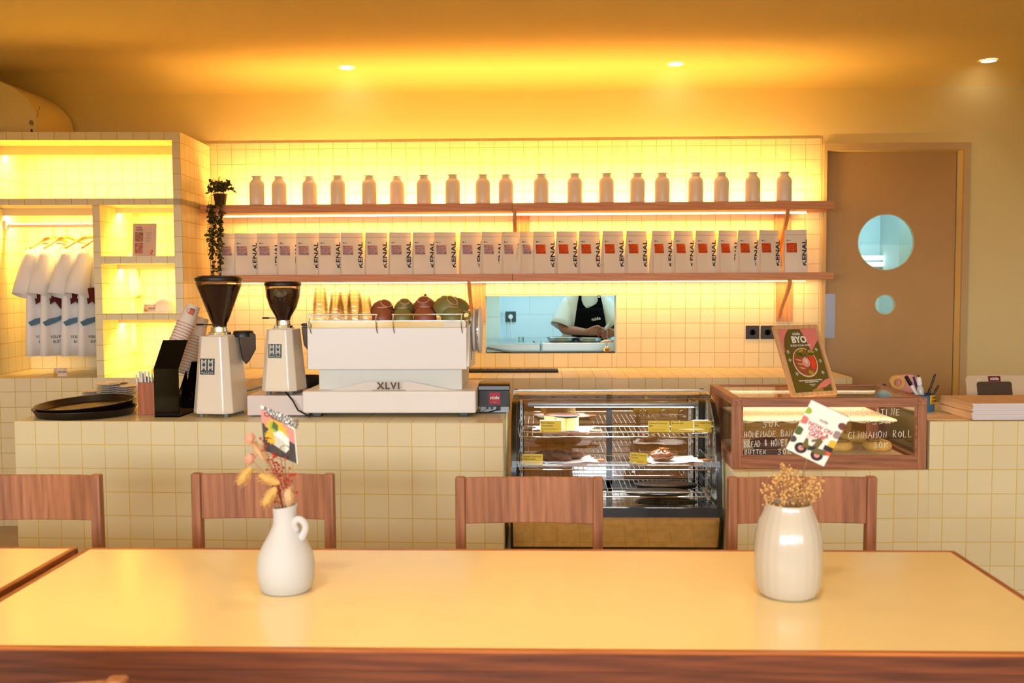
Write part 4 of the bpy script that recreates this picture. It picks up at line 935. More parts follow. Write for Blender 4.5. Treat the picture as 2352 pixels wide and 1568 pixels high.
# back doors
xm = W(1399, 1000, 4.73).x
for (x0, x1, Y) in ((xa+.022, xm+.012, 4.712), (xm-.012, xb-.022, 4.722)):
    b = MW(O); b.box(x0, x0+.026, Y, Y+.012, zA, zT-.03).box(x1-.026, x1, Y, Y+.012, zA, zT-.03).box(x0, x1, Y, Y+.012, zA, zA+.03).box(x0, x1, Y, Y+.012, zT-.06, zT-.03)
    f = b.build('rear_door', M_frame, dc, smooth=False); MW(O).box(x0+.026, x1-.026, Y+.004, Y+.008, zA+.03, zT-.06).build('rear_pane', glass('rear_glass', (.74, .66, .56), .16, .03), f, smooth=False)
# lamp, uprights, racks
MW(O).box(xa+.07, xb-.07, 4.44, 4.50, zT-.050, zT-.035).build('lamp_housing', M_steel, dc, smooth=False)
MW(O).box(xa+.10, xb-.09, 4.448, 4.492, zT-.054, zT-.050).build('lamp_tube', mat('case_lamp', (255, 255, 255), .3, emis=(245, 250, 255), estr=16), dc, smooth=False)
area('display_lamp', ((xa+xb)/2, 4.47, zT-.056), xb-xa-.2, .04, 5, (1, .97, .92))
for x in (xa+.036, xb-.036, xb-.070):
    b = MW(O).box(x-.006, x+.006, 4.69, 4.70, zA, zT-.05); b.build('upright', M_steel, dc, smooth=False)
    b = MW(O)
    for k in range(12): b.box(x-.0015, x+.0015, 4.6885, 4.69, zA+.03+.03*k, zA+.042+.03*k)
    b.build('upright_slots', M_black, dc, smooth=False)
zr_ = [W(1415, 1003, 4.36).z, W(1415, 1079, 4.32).z, zA+.03]
M_wire = mat('rack_wire', (225, 225, 220), .15, 1)
for k, z in enumerate(zr_):
    yf = (4.36, 4.32, 4.30)[k]; b = MW(O); x0, x1 = xa+.035, xb-.035
    b.tube([(x0, yf, z), (x1, yf, z), (x1+.005, 4.68, z), (x0-.005, 4.68, z)], .0026, 8, True)
    b.tube([(x0, (yf+4.68)/2, z-.002), (x1, (yf+4.68)/2, z-.002)], .0020, 6)
    b.tube([(x0+.03, yf, z+.003), (x0+.03, yf, z+.02), (x1-.03, yf, z+.02), (x1-.03, yf, z+.003)], .0022, 8)
    n = 37
    for j in range(n): x = x0+(x1-x0)*(j+.5)/n; b.tube([(x, yf, z+.001), (x, 4.68, z+.001)], .0011, 5, caps=False)
    b.tube([(x0, yf, z), (x0-.008, yf+.02, z+.035), (x0-.008, 4.66, z+.035), (x0, 4.68, z)], .0018, 6); b.tube([(x1, yf, z), (x1+.008, yf+.02, z+.035), (x1+.008, 4.66, z+.035), (x1, 4.68, z)], .0018, 6)
    b.build('wire_rack', M_wire, dc)
for k, (Y, px, wd_) in enumerate(((4.36, 1510, .27), (4.52, 1530, .24))):
    x = W(px, 1150, Y).x
    MW(O).lathe([(0, .0), (.12, 0), (.125, .01), (.118, .012), (0, .008)], 40, Matrix.Translation((x, Y, zr_[2]+.003)) @ Matrix.Diagonal((1.15, .55, 1, 1))).build('drip_tray', M_black, dc)
P = W(1622, 1155, 4.212); text('GEA', .030, tuple(Vector((P.x, 4.2115, P.z))-Vector(O)), M_black, dc, bold=.001)

# food and labels in the display
M_board = wood('board_wood', (190, 128, 78), (140, 84, 46), 'X')
M_wrap = speckle('wrap_paper', (240, 236, 230), (150, 60, 60), 75, .16)
M_ylab = mat('yellow_label', (232, 196, 36), .5)
def board(lab, px, y_, Y, z, w, d, rz, grp='serving boards'):
    P = W(px, y_, Y); t = thing('serving_board', lab, 'board', (P.x, Y, z), rz, group=grp)
    MB().prismz(rrect(-w/2, w/2, -d/2, d/2, .01), 0, .012).prismz(rrect(w/2-.01, w/2+.05, -.018, .018, .008), 0, .012).build('board', M_board, t, bevel=.002)
    b = MB(); n = 8; vs = []
    for i in range(n+1):
        for j in range(n+1):
            u, v = i/n-.5, j/n-.5; e = max(abs(u), abs(v)); vs.append((u*w*1.02, v*d*1.02, .0135+.010*max(0, e-.4)*10*(.4+.6*math.sin(i*1.3+j*2))**2*.5))
    b.add(vs, [(i*(n+1)+j, (i+1)*(n+1)+j, (i+1)*(n+1)+j+1, i*(n+1)+j+1) for i in range(n) for j in range(n)]); b.build('paper', M_wrap, t, solid=.0006)
    return t
z1r, z2r = zr_[0]+.0035, zr_[1]+.0035
board('wooden board with spotted paper under the cheesecake, upper rack', 1295, 990, 4.50, z1r, .25, .17, rad(-14))
board('wooden board with spotted paper under the dark cookies, left of the lower rack', 1305, 1050, 4.47, z2r, .24, .16, rad(12))
board('wooden board with spotted paper under the glazed bun, right of the lower rack', 1545, 1050, 4.47, z2r, .24, .16, rad(12))
# cheesecake slice block
P = W(1292, 975, 4.49); ck = thing('cheesecake', 'cut burnt cheesecake with dark brown top on the upper rack', 'cake', (P.x, 4.49, z1r+.0145), rad(-28))
M_cr = mat('cheesecake_cream', (248, 222, 138), .6, bump=.2, bscale=60); M_cb = mat('cheesecake_crust', (224, 160, 70), .7, bump=.7, bscale=40, var=.3, vscale=40); M_ct = mat('burnt_top', (58, 26, 14), .3, var=.3, vscale=20)
pts = [(0, -.055)]+[(.085*sin(a)+.0, .055*cos(a)*1.0) for a in [rad(q) for q in range(100, -101, -10)]]
pts = [(-.07, -.03), (.045, -.055), (.078, -.01), (.06, .045), (.0, .065), (-.06, .04), (-.075, 0)]
MB().prismz(pts, 0, .056).build('filling', M_cr, ck, bevel=.004)
MB().prismz([(-.079, .002), (-.075, -.034), (-.012, -.051), (-.012, -.040), (-.068, -.026), (-.070, 0)], 0.001, .056).prismz([(-.078, 0), (-.0735, -.033), (-.02, -.046), (-.015, -.03), (-.06, .0)], .002, .055).build('crust', M_cb, ck)
MB().prismz([(x*1.02, y*1.02) for x, y in pts], .055, .064).build('burnt_top', M_ct, ck, bevel=.003)
# cookies
M_choc = mat('chocolate_dough', (98, 54, 34), .6, bump=1, bscale=60, var=.5, vscale=40)
ckp = thing('chocolate_cookie', '', 'cookie', group='dark chocolate cookies')
k = MB().ball((0, 0, .015), .046, 28, 14, sc=(1, 1, .36)); 
for i, v in enumerate(k.v): k.v[i] = v*(1+.13*mnoise.noise(v*60))
k.build('dough', M_choc, ckp, ang=80)
for i, (px, Y, dz, lb) in enumerate(((1262, 4.47, 0, 'leftmost'), (1290, 4.45, .0, 'second from the left'), (1320, 4.50, .0, 'rightmost'), (1250, 4.53, .0, 'rear'), (1290, 4.54, .0, 'back row middle'))):
    o = ckp if i == 0 else dup(ckp); P = W(px, 1050, Y); o.location = (P.x, Y, z2r+.0145+dz); o.rotation_euler = (rad(8), 0, i*1.7); o['label'] = 'lumpy chocolate cookie on the lower rack board, ' + lb
bn = thing('glazed_bun', 'shiny caramel glazed bun on the right board of the lower rack', 'bun', (W(1520, 1050, 4.45).x, 4.45, z2r+.0145))
k = MB().ball((0, 0, .024), .052, 36, 18, sc=(1.1, .8, .48))
for i, v in enumerate(k.v): a = math.atan2(v.y, v.x); k.v[i] = v*(1+.05*sin(5*a+v.z*90)+.1*mnoise.noise(v*45))
k.build('dough', mat('bun_glaze', (122, 66, 32), .2, coat=.8, var=.5, vscale=30), bn, ang=80)
k = MB()
for i in range(14): a = R_.uniform(0, 6.28); r = R_.uniform(0, .035); k.tube([(r*cos(a), r*sin(a)*.8, .055), (r*cos(a)+.012*cos(a*3), r*sin(a)*.8+.008, .052)], .0022, 5)
k.build('caramel_drizzle', mat('drizzle', (170, 110, 60), .2), bn)
def ylabel(px, py0, px1, py1, Y, lines, lab, z=None, rz=0):
    A = W(px, py0, Y); B = W(px1, py1, Y); w, h = B.x-A.x, A.z-B.z
    t = thing('price_label', lab, 'price label', ((A.x+B.x)/2, Y, B.z), group='yellow cake labels', rot=(rad(-6), rz, 0))
    MB().box(-w/2-.001, w/2+.001, .0012, .0022, 0, h+.004).build('holder', glass('clear_holder', (.97, .97, .97), .08), t, smooth=False)
    MB().box(-w/2, w/2, 0, .001, .004, h).build('card', M_ylab, t, smooth=False)
    for i, s in enumerate(lines): text(s, .0108, (-w/2+.004, -.0004, h-.010-.0115*i), M_ink, t, align='LEFT')
    MB().box(-w/2+.004, w/2-.014, -.0004, 0, h-.036, h-.0352).box(-w/2+.004, w/2-.02, -.0004, 0, h-.040, h-.0392).box(-w/2+.004, -w/2+.014, -.0004, 0, .007, .0095).build('print_line', M_ink, t, smooth=False)
ylabel(1241, 966, 1290, 994, 4.37, ['Burnt Basque', 'Cheesecake'], 'yellow label in front of the cheesecake, upper rack')
ylabel(1489, 967, 1538, 996, 4.375, ['Caramel Coconut', 'Ball'], 'yellow label on the upper rack, leftmost of the three on the right')
ylabel(1541, 967, 1593, 996, 4.37, ['Biscotti Ball'], 'yellow label on the upper rack, middle of the three on the right')
ylabel(1594, 966, 1634, 995, 4.385, ['Chocolate Pretzel', 'Ball'], 'yellow label on the upper rack, rightmost of the three')
ylabel(1199, 1043, 1247, 1071, 4.33, ['Double Chocolate', 'Chip Cookie'], 'yellow label at the left end of the lower rack')
ylabel(1446, 1040, 1486, 1067, 4.33, ['Salted Caramel', 'Cronut'], 'yellow label left of the glazed bun, lower rack', rz=rad(4))
for px, lb in ((1505, 'left'), (1560, 'middle'), (1610, 'right')):
    P = W(px, 985, 4.45); t = thing('glass_jar', 'small clip-top jar behind the yellow labels, %s one' % lb, 'jar', (P.x, 4.45, z1r))
    MB().lathe([(0, 0), (.022, 0), (.024, .004), (.024, .028), (.02, .034), (.018, .036)], 24).build('jar', glass('jar_glass', (.9, .86, .8), .1), t)
    MB().tube([(.016*cos(a), .0, .036+.018*sin(a)) for a in [pi*k/10 for k in range(11)]], .0016, 6).build('clip', M_wire, t)

# ================================================================ wooden pastry case
YC = 4.10
cxa, cxb = W(1682, 1070, YC).x, W(2127, 1070, YC).x; cz0 = .7203; cz1 = W(1905, 914, YC).z; YCb = 4.66
O = (cxa, YC, cz0); wc = thing('pastry_case', 'teak framed glass pastry case with white handwriting on its front pane', 'display case', O)
fw = .036
b = MW(O)
for x0 in (cxa, cxb-fw):
    MW(O).box(x0, x0+fw, YC, YC+.03, cz0, cz1-.03).build('corner_post', M_teakZ, wc, smooth=False, bevel=.0015)
    MW(O).box(x0, x0+fw, YCb-.03, YCb, cz0, cz1-.03).build('corner_post', M_teakZ, wc, smooth=False, bevel=.0015)
    MW(O).box(x0, x0+fw, YC+.03, YCb-.03, cz0, cz0+.05).build('side_rail', M_teakY, wc, smooth=False, bevel=.0015)
    MW(O).box(x0, x0+fw, YC+.0, YCb, cz1-.03, cz1).build('top_side_rail', M_teakY, wc, smooth=False, bevel=.0015)
    MW(O).box(x0+.016, x0+.020, YC+.03, YCb-.03, cz0+.05, cz1-.03).build('side_pane', M_case, wc, smooth=False)
for y0 in (YC, YCb-.03):
    MW(O).box(cxa+fw, cxb-fw, y0, y0+.03, cz0, cz0+.052).build('bottom_rail', M_teakX, wc, smooth=False, bevel=.0015)
    MW(O).box(cxa+fw, cxb-fw, y0, y0+.03, cz1-.03, cz1).build('top_rail', M_teakX, wc, smooth=False, bevel=.0015)
b = MW(O); x0, x1, z0, z1 = cxa+fw, cxb-fw, cz0+.052, cz1-.03
b.box(x0, x0+.008, YC+.005, YC+.02, z0, z1).box(x1-.008, x1, YC+.005, YC+.02, z0, z1).box(x0+.008, x1-.008, YC+.005, YC+.02, z0, z0+.004).box(x0+.008, x1-.008, YC+.005, YC+.02, z1-.008, z1)
b.build('inner_bead', M_teakX, wc, smooth=False)
MW(O).box(x0+.008, x1-.008, YC+.012, YC+.015, z0, z1-.004).build('front_pane', M_case, wc, smooth=False)
MW(O).box(cxa+fw, cxb-fw, YC+.03, YCb-.03, cz1-.008, cz1-.004).build('top_pane', M_case, wc, smooth=False)
MW(O).box(cxa+fw, cxb-fw, YC+.03, YCb-.03, cz0, cz0+.014).build('floor_panel', M_teakX, wc, smooth=False)
xm = (cxa+cxb)/2+.06
for (a, c, Y) in ((cxa+fw, xm+.02, YCb-.022), (xm-.02, cxb-fw, YCb-.012)):
    b = MW(O); b.box(a, a+.03, Y, Y+.009, cz0+.052, cz1-.03).box(c-.03, c, Y, Y+.009, cz0+.052, cz1-.03); f = b.build('rear_door', M_teakZ, wc, smooth=False)
    MW(O).box(a+.03, c-.03, Y+.003, Y+.006, cz0+.052, cz1-.03).build('rear_pane', M_case, f, smooth=False)
M_ptn = speckle('pattern_paper', (244, 222, 184), (176, 96, 60), 62, .17)
zs2 = W(1905, 964, YC+.06).z
MW(O).box(cxa+fw+.004, cxb-fw-.06, YC+.06, YCb-.06, zs2-.012, zs2-.004).build('glass_shelf', glass('shelf_glass', (.93, .95, .93), .1), wc, smooth=False)
def papersheet(name, x0, x1, y0, y1, z, lab, par=None):
    b = MW((x0, y0, z)); n = 30; vs = []
    for i in range(n+1):
        x = x0+(x1-x0)*i/n
        for y, dz in ((y0-.003, -.010-.004*math.sin(i*1.4)), (y0, -.002+.002*math.sin(i*1.9)), (y0+.01, .001), (y1, .001)): vs.append((x, y, z+dz))
    b.add(vs, [(i*4+j, (i+1)*4+j, (i+1)*4+j+1, i*4+j+1) for i in range(n) for j in range(3)])
    t = b.build(name, M_ptn, None, solid=.0006); t.location = (x0, y0, z); tag(t, lab, 'paper'); return t
papersheet('lining_paper', cxa+fw+.006, cxb-fw-.062, YC+.063, YCb-.065, zs2-.001, 'patterned paper sheet lining the upper shelf of the pastry case')
zf_ = cz0+.045
MW(O).box(cxa+fw+.004, cxb-fw-.02, YC+.034, YCb-.05, cz0+.014, zf_).build('inner_tray', M_teakX, wc, smooth=False)
t = MW((cxa, YC, zf_)).box(cxa+fw+.01, cxb-fw-.03, YC+.036, YCb-.06, zf_, zf_+.0015).build('lining_paper', M_ptn, smooth=False); t.location = (cxa, YC, zf_); tag(t, 'patterned paper sheet lining the floor of the pastry case', 'paper')
MW(O).box(cxa+fw, cxb-fw, YC+.034, YC+.046, cz1-.016, cz1-.009).build('led_strip', mat('led_glow'), wc, smooth=False)
area('pastry_led', ((cxa+cxb)/2, YC+.06, cz1-.018), cxb-cxa-.1, .02, 1.5, (1, .76, .46), (rad(55), 0, 0))
area('pastry_led', ((cxa+cxb)/2, YCb-.07, cz1-.018), cxb-cxa-.1, .02, 1.2, (1, .76, .46), (rad(-30), 0, 0))
# ---- handwriting (single stroke capitals)
SF = {'A': [[(0, 0), (.4, 1), (.8, 0)], [(.15, .38), (.68, .42)]], 'B': [[(0, 0), (.05, 1), (.5, .95), (.55, .7), (.1, .52), (.6, .45), (.62, .1), (0, 0)]], 'C': [[(.7, .85), (.4, 1), (.08, .7), (.02, .3), (.3, 0), (.7, .12)]],
 'D': [[(0, 0), (.05, 1), (.5, .85), (.68, .45), (.45, .08), (0, 0)]], 'E': [[(.6, .98), (.05, .95), (0, 0), (.62, .04)], [(.04, .5), (.5, .54)]], 'H': [[(0, 0), (.03, 1)], [(.65, 0), (.6, 1)], [(.02, .48), (.62, .53)]], 'I': [[(.1, 0), (.12, 1)]],
 'K': [[(.05, 0), (.08, 1)], [(.62, .98), (.08, .45), (.7, 0)]], 'L': [[(.05, 1), (0, 0), (.6, .03)]], 'M': [[(0, 0), (.1, 1), (.4, .35), (.72, 1), (.8, 0)]], 'N': [[(0, 0), (.06, 1), (.6, .02), (.66, 1)]], 'O': [[(.36, 1), (.04, .7), (.04, .25), (.35, 0), (.7, .3), (.68, .75), (.36, 1)]],
 'R': [[(0, 0), (.05, 1), (.5, .92), (.52, .6), (.08, .48), (.62, 0)]], 'T': [[(.35, 0), (.37, .95)], [(0, .95), (.72, 1)]], 'U': [[(0, 1), (.05, .2), (.3, 0), (.6, .2), (.62, 1)]], 'Y': [[(0, 1), (.33, .5), (.65, 1)], [(.33, .5), (.25, 0)]],
 '0': [[(.35, 1), (.05, .6), (.15, .1), (.45, .02), (.62, .5), (.35, 1)]], '3': [[(.05, .9), (.5, 1), (.55, .75), (.2, .55), (.6, .35), (.5, .03), (0, .05)]], '5': [[(.6, 1), (.1, .95), (.05, .55), (.5, .55), (.55, .15), (0, .0)]], '&': [[(.65, .15), (.1, .75), (.35, 1), (.45, .75), (.05, .3), (.3, .02), (.65, .5)]]}
M_chalk = mat('white_marker', (246, 242, 232), .7)
def hand(s, px0, px1, pyb, pyt, slope=0):
    A = W(px0, pyb, YC); B = W(px1, pyb-slope, YC); T = W(px0, pyt, YC); h = T.z-A.z; adv = (B.x-A.x)/(len(s)); b = MW(O)
    for i, ch in enumerate(s):
        for stk_ in SF.get(ch, []):
            b.tube([(A.x+adv*i+x*adv*.95, YC+.0108, A.z+(B.z-A.z)*i/len(s)+z*h*(.92+.12*math.sin(i*2.3))) for x, z in stk_], .0014, 5)
    b.build('handwriting', M_chalk, wc)
hand('30K', 1753, 1796, 982, 965, 3); hand('HOMEMADE BANANA', 1711, 1852, 1006, 991, 5); hand('BREAD & HONEY', 1711, 1812, 1028, 1012, 4); hand('BUTTER', 1712, 1764, 1044, 1033, 1); hand('30K', 1788, 1822, 1044, 1031, 2)
hand('CHOCOLATINE', 1944, 2072, 956, 939, 2); hand('35K', 2006, 2052, 975, 960, 3); hand('CINNAMON ROLL', 1950, 2100, 1008, 992, 4); hand('30K', 2008, 2046, 1030, 1015, 2)
# pastries
M_brown = mat('loaf_brown', (104, 52, 32), .5, bump=.6, bscale=40, var=.3, vscale=20)
P = W(1760, 1030, YC+.22); lf = thing('banana_bread', 'dark brown loaf of cake at the left of the pastry case', 'cake', (P.x, YC+.24, zf_+.0018), rad(4))
MB().box(-.062, .062, -.035, .035, 0, .038).build('loaf', M_brown, lf, bevel=.012, bseg=4)
MB().ball((0, 0, .037), .055, 20, 8, sc=(1, .5, .2)).build('crown', M_brown, lf)
P = W(1828, 1030, YC+.3); o = thing('banana_bread', 'smaller dark loaf half hidden behind the white promotion card', 'cake', (P.x+.01, YC+.3, zf_+.0018)); MB().box(-.04, .04, -.03, .03, 0, .035).build('loaf', M_brown, o, bevel=.012, bseg=4)
P = W(1702, 1046, YC+.07); kn = tag(MB().box(0, .165, -.012, .012, 0, .016).build('chocolate_bar', mat('dark_bar', (66, 30, 26), .4), bevel=.003), 'long dark brown slab lying at the front of the pastry case', 'cake'); kn.location = (P.x+.01, YC+.085, zf_+.0018)
M_roll = mat('roll_dough', (236, 188, 92), .45, bump=.3, bscale=50, var=.18, vscale=25); M_cin = mat('cinnamon', (150, 92, 44), .6)
def roll(px, dy, lab):
    P = W(px, 1030, YC+dy); t = thing('cinnamon_roll', lab, 'pastry', (P.x, YC+dy, zf_+.0018))
    MB().lathe([(0, 0), (.050, 0), (.060, .008), (.062, .02), (.056, .034), (.045, .041), (.040, .038), (.034, .044), (.024, .048), (.018, .045), (.010, .050), (0, .051)], 36).build('dough', M_roll, t, ang=80)
    MB().tube([((.052-.0016*k)*cos(k*.45), (.052-.0016*k)*sin(k*.45), .037+.0005*k) for k in range(30)], .0018, 5).build('swirl', M_cin, t); return t
roll(2014, .20, 'golden cinnamon roll at the right of the pastry case'); roll(1925, .20, 'golden cinnamon roll beside the white promotion card'); roll(1962, .42, 'golden roll at the back of the pastry case')

# ================================================================ framed poster on the case
zt2 = cz1+.0005
A, B = WZ(1823, 911, zt2), WZ(1925, 904, zt2); d_ = B-A; az = math.atan2(d_.y, d_.x); wf = d_.length
fp = thing('picture_frame', 'pale wood framed BYO menu poster leaning back on the pastry case', 'framed poster', (A.x, A.y, zt2), rot=None)
tl_ = rad(24); hf = .318
fp.rotation_mode = 'QUATERNION'; fp.rotation_quaternion = (Matrix.Rotation(az, 3, 'Z') @ Matrix.Rotation(-tl_, 3, 'X')).to_quaternion()
M_pale = wood('pale_wood', (222, 176, 128), (196, 148, 100), 'Z')
f_ = .017; b = MB().box(0, f_, 0, .018, 0, hf).box(wf-f_, wf, 0, .018, 0, hf).box(f_, wf-f_, 0, .018, 0, f_).box(f_, wf-f_, 0, .018, hf-f_, hf); b.build('frame', M_pale, fp, smooth=False, bevel=.0015)
M_olp = mat('poster_olive', (104, 88, 30), .5); M_pk = mat('poster_pink', (224, 128, 122), .5)
MB().box(f_-.001, wf-f_+.001, .008, .012, f_-.001, hf-f_+.001).build('poster', M_olp, fp, smooth=False)
def px2(u, v): return (f_+u*(wf-2*f_), f_+(1-v)*(hf-2*f_))    # u right, v down on the poster
def pp(poly, nm, m, lay=1): return MB().prism([px2(*q) for q in poly], .0006, Matrix.Translation((0, .008-.0007*lay, 0))).build(nm, m, fp, smooth=False)
pp([(0, 0), (.30, 0), (.20, .06), (.13, .14), (.08, .24), (.055, .36), (.0, .36)], 'pink_shape', M_pk)
pp([(.60, 0), (1, 0), (1, .18), (.74, .37), (.72, .30), (.68, .16), (.64, .07)], 'pink_shape', M_pk)
pp([(1, .80), (1, .88), (.86, .93), (.66, .95), (.60, .945), (.72, .88), (.88, .82)], 'pink_shape', M_pk)
pp([(.45, 1), (.52, .96), (.60, .945), (.78, .955), (.74, 1)], 'tan_shape', mat('poster_tan', (176, 140, 60), .5))
def pe(cx, cy, rx, ry, nm, m, lay, rot=0, n=28): return pp([(cx+rx*cos(a)*cos(rot)-ry*sin(a)*sin(rot)*.55, cy+ry*sin(a)*cos(rot)+rx*cos(a)*sin(rot)*.55) for a in [2*pi*k/n for k in range(n)]], nm, m, lay)
pe(.50, .535, .315, .235, 'bowl', mat('bowl_print', (226, 196, 164), .5), 2); pe(.50, .53, .29, .215, 'bowl', mat('bowl_in', (150, 84, 50), .5), 3)
R2 = random.Random(11); gm = mat('greens_print', (150, 176, 40), .5); gm2 = mat('greens_dark', (70, 92, 24), .5); om = mat('carrot_print', (232, 78, 40), .5); sm_ = mat('chicken_print', (222, 150, 100), .5); wm = mat('radish_print', (226, 150, 140), .5); ym_ = mat('corn_print', (200, 164, 40), .5)
for k in range(12): pe(.34+.036*k+R2.uniform(-.02, .02), .39+R2.uniform(-.05, .05), .075, .022, 'greens', gm if k % 2 else gm2, 4, R2.uniform(-1.2, 1.2), 10)
for k in range(6): pe(.33+.012*k, .49+.033*k, .085, .014, 'chicken', sm_ if k % 2 == 0 else mat('chicken_dark', (170, 84, 56), .5), 4, .3, 10)
for k in range(9): pp([(.62+.016*k, .43), (.628+.016*k, .43), (.655+.012*k, .66-.012*k), (.647+.012*k, .66-.012*k)], 'carrot', om, 4)
pe(.69, .545, .075, .11, 'carrot', mat('carrot_deep', (214, 62, 34), .5), 3.5); pe(.51, .535, .10, .075, 'radish', wm, 4)
for k in range(5): pe(.48+.02*k, .51, .004, .06, 'radish', M_paper, 5, .4*k-.8, 8)
for k in range(9): pe(.53+.022*(k % 5), .675+.018*(k//3), .022, .014, 'corn', ym_, 4, 0, 8)
def pt_(s, u, v, sz, bold=0, al='CENTER', m=M_wink): x, z = px2(u, v); return text(s, sz, (x, .0066, z), m, fp, bold=bold, align=al)
pt_('nüde', .47, .072, .021); pt_('BYO', .50, .172, .041, .0014); pt_('BUILD YOUR OWN', .50, .262, .0125)
pt_('Choose your favorite base and we’ll put', .50, .815, .0078, .0002); pt_('them together for you', .52, .84, .0078, .0002); pt_('Daily available at', .52, .88, .005); pt_('nude cafe', .52, .9, .005)
for (u, v) in ((.13, .35), (.12, .48), (.20, .70), (.88, .33), (.90, .515), (.88, .70)):
    pt_('Base', u, v-.012, .006); pt_('options', u, v+.006, .006); pt_('30k', u, v+.026, .005)
MB().prismx([(.018, hf*.35), (.02, hf*.55), (.11, .032), (.105, .028)], wf*.4, wf*.6).build('easel_leg', M_pale, fp, smooth=False)

# ================================================================ things on the right counter
zr0 = ZCT
c = W(2118, 905, 4.42); Yp = 4.42
pcup = thing('pencil_cup', 'blue metal cup with a yellow label holding pens beside the pastry case', 'pencil cup', (c.x, Yp, zr0))
hcup = c.z-zr0+.0; rc = (W(2144, 905, Yp).x-W(2092, 905, Yp).x)/2+.004
MB().lathe([(0, 0), (rc-.004, 0), (rc-.002, .003), (rc, hcup), (rc+.001, hcup+.002), (rc-.002, hcup), (rc-.004, .004), (0, .004)], 36).build('cup', mat('enamel_blue', (66, 116, 164), .25), pcup)
MB().tube([((rc)*cos(a), rc*sin(a), hcup) for a in [2*pi*k/30 for k in range(30)]], .0018, 6, True).build('rim', mat('navy_rim', (24, 34, 66), .3), pcup)
ang = [rad(q) for q in range(-75, -20, 8)]; vs = [((rc+.0012)*cos(a), (rc+.0012)*sin(a), z) for a in ang for z in (.035, .075)]
MB().add(vs, [(2*i, 2*i+2, 2*i+3, 2*i+1) for i in range(len(ang)-1)]).build('label', mat('label_yellow', (224, 176, 40), .5), pcup, solid=.0006)
tt = text('PLEASE', .009, ((rc+.002)*cos(rad(-48)), (rc+.002)*sin(rad(-48)), .062), M_ink, pcup, rot=(pi/2, 0, rad(42))); text('TAKE ME', .009, ((rc+.002)*cos(rad(-48)), (rc+.002)*sin(rad(-48)), .048), M_ink, pcup, rot=(pi/2, 0, rad(42)))
def pen(px, py, lab, m, r=.0045, L=None, m2=None, cat='pen', nm='pen', bx=0, by=0):
    T = W(px, py, Yp+by); B = Vector((c.x+bx, Yp+by*.6, zr0+.006)); ax = T-B; L = ax.length
    t = thing(nm, lab, cat, tuple(B)); t.rotation_mode = 'QUATERNION'; t.rotation_quaternion = Vector((0, 0, 1)).rotation_difference(ax.normalized())
    MB().lathe([(0, 0), (r, 0), (r, L*.72), (r*.98, L*.73)], 14).build('barrel', m, t)
    MB().lathe([(r*1.12, L*.72), (r*1.15, L*.74), (r*1.1, L*.98), (0, L)], 14).build('cap', m2 or m, t); return t
pen(2080, 862, 'black and white marker leaning left in the blue cup', M_paper, .0075, m2=M_black, bx=.012, by=-.010)
pen(2098, 864, 'dark blue pen between the marker and the glue in the blue cup', mat('navy'), .0045, bx=.008, by=.012)
pen(2148, 858, 'black pencil standing tallest at the right of the blue cup', M_black, .0045, cat='pencil', nm='pencil', bx=.010, by=.004)
pen(2142, 874, 'dark pencil with a red point in the blue cup', M_black, .004, m2=M_coral, cat='pencil', nm='pencil', bx=.004, by=.016)
pen(2156, 884, 'short black pen leaning right in the blue cup', M_black, .004, bx=.014, by=-.008)
T = W(2108, 863, Yp); gl_ = thing('glue_bottle', 'small clear bottle with a white nozzle leaning in the blue cup', 'bottle', (c.x-.002, Yp-.004, zr0+.035), rot=(0, rad(-8), 0))
hh = T.z-zr0-.035; MB().lathe([(0, 0), (.013, 0), (.0145, .004), (.0145, hh*.55), (.008, hh*.66), (.007, hh*.7)], 20).build('bottle', mat('clear_plastic', (200, 205, 205), .2), gl_)
MB().lathe([(.011, hh*.68), (.0105, hh*.9), (.008, hh*.97), (0, hh*.98)], 20).build('nozzle', M_paper, gl_); MB().lathe([(.003, hh*.97), (.003, hh*1.04), (0, hh*1.06)], 10).build('tip', M_black, gl_)
P = W(2085, 905, 4.62); pk = thing('notebook_stand', 'rounded pink plastic holder behind the blue cup', 'holder', (P.x, 4.62, zr0))
hp = W(2085, 860, 4.62).z-zr0; MB().prism(rrect(-.045, .045, 0, hp, .03), .03).build('shell', mat('pink_plastic', (232, 160, 156), .4), pk, bevel=.003)
P = W(2053, 890, 4.62); tpd = thing('tape_dispenser', 'black tape dispenser with a roll of yellow tape behind the pastry case', 'tape dispenser', (P.x, 4.60, zr0))
MB().prism([(-.05, 0), (.05, 0), (.05, .05), (.02, .03), (-.02, .03), (-.035, .085), (-.045, .10), (-.05, .10)], .03).build('base', M_black, tpd, bevel=.002)
MB().lathe([(.018, -.012), (.033, -.012), (.033, .012), (.018, .012), (.018, -.012)], 32, Matrix.Translation((.012, .015, hp-.035)) @ RX90).build('tape_roll', mat('tape_yellow', (226, 176, 92), .4), tpd)
o = tag(MB().box(-.05, .10, -.06, .06, 0, .0).build('x', M_black), 'x', 'x'); bpy.data.objects.remove(o)
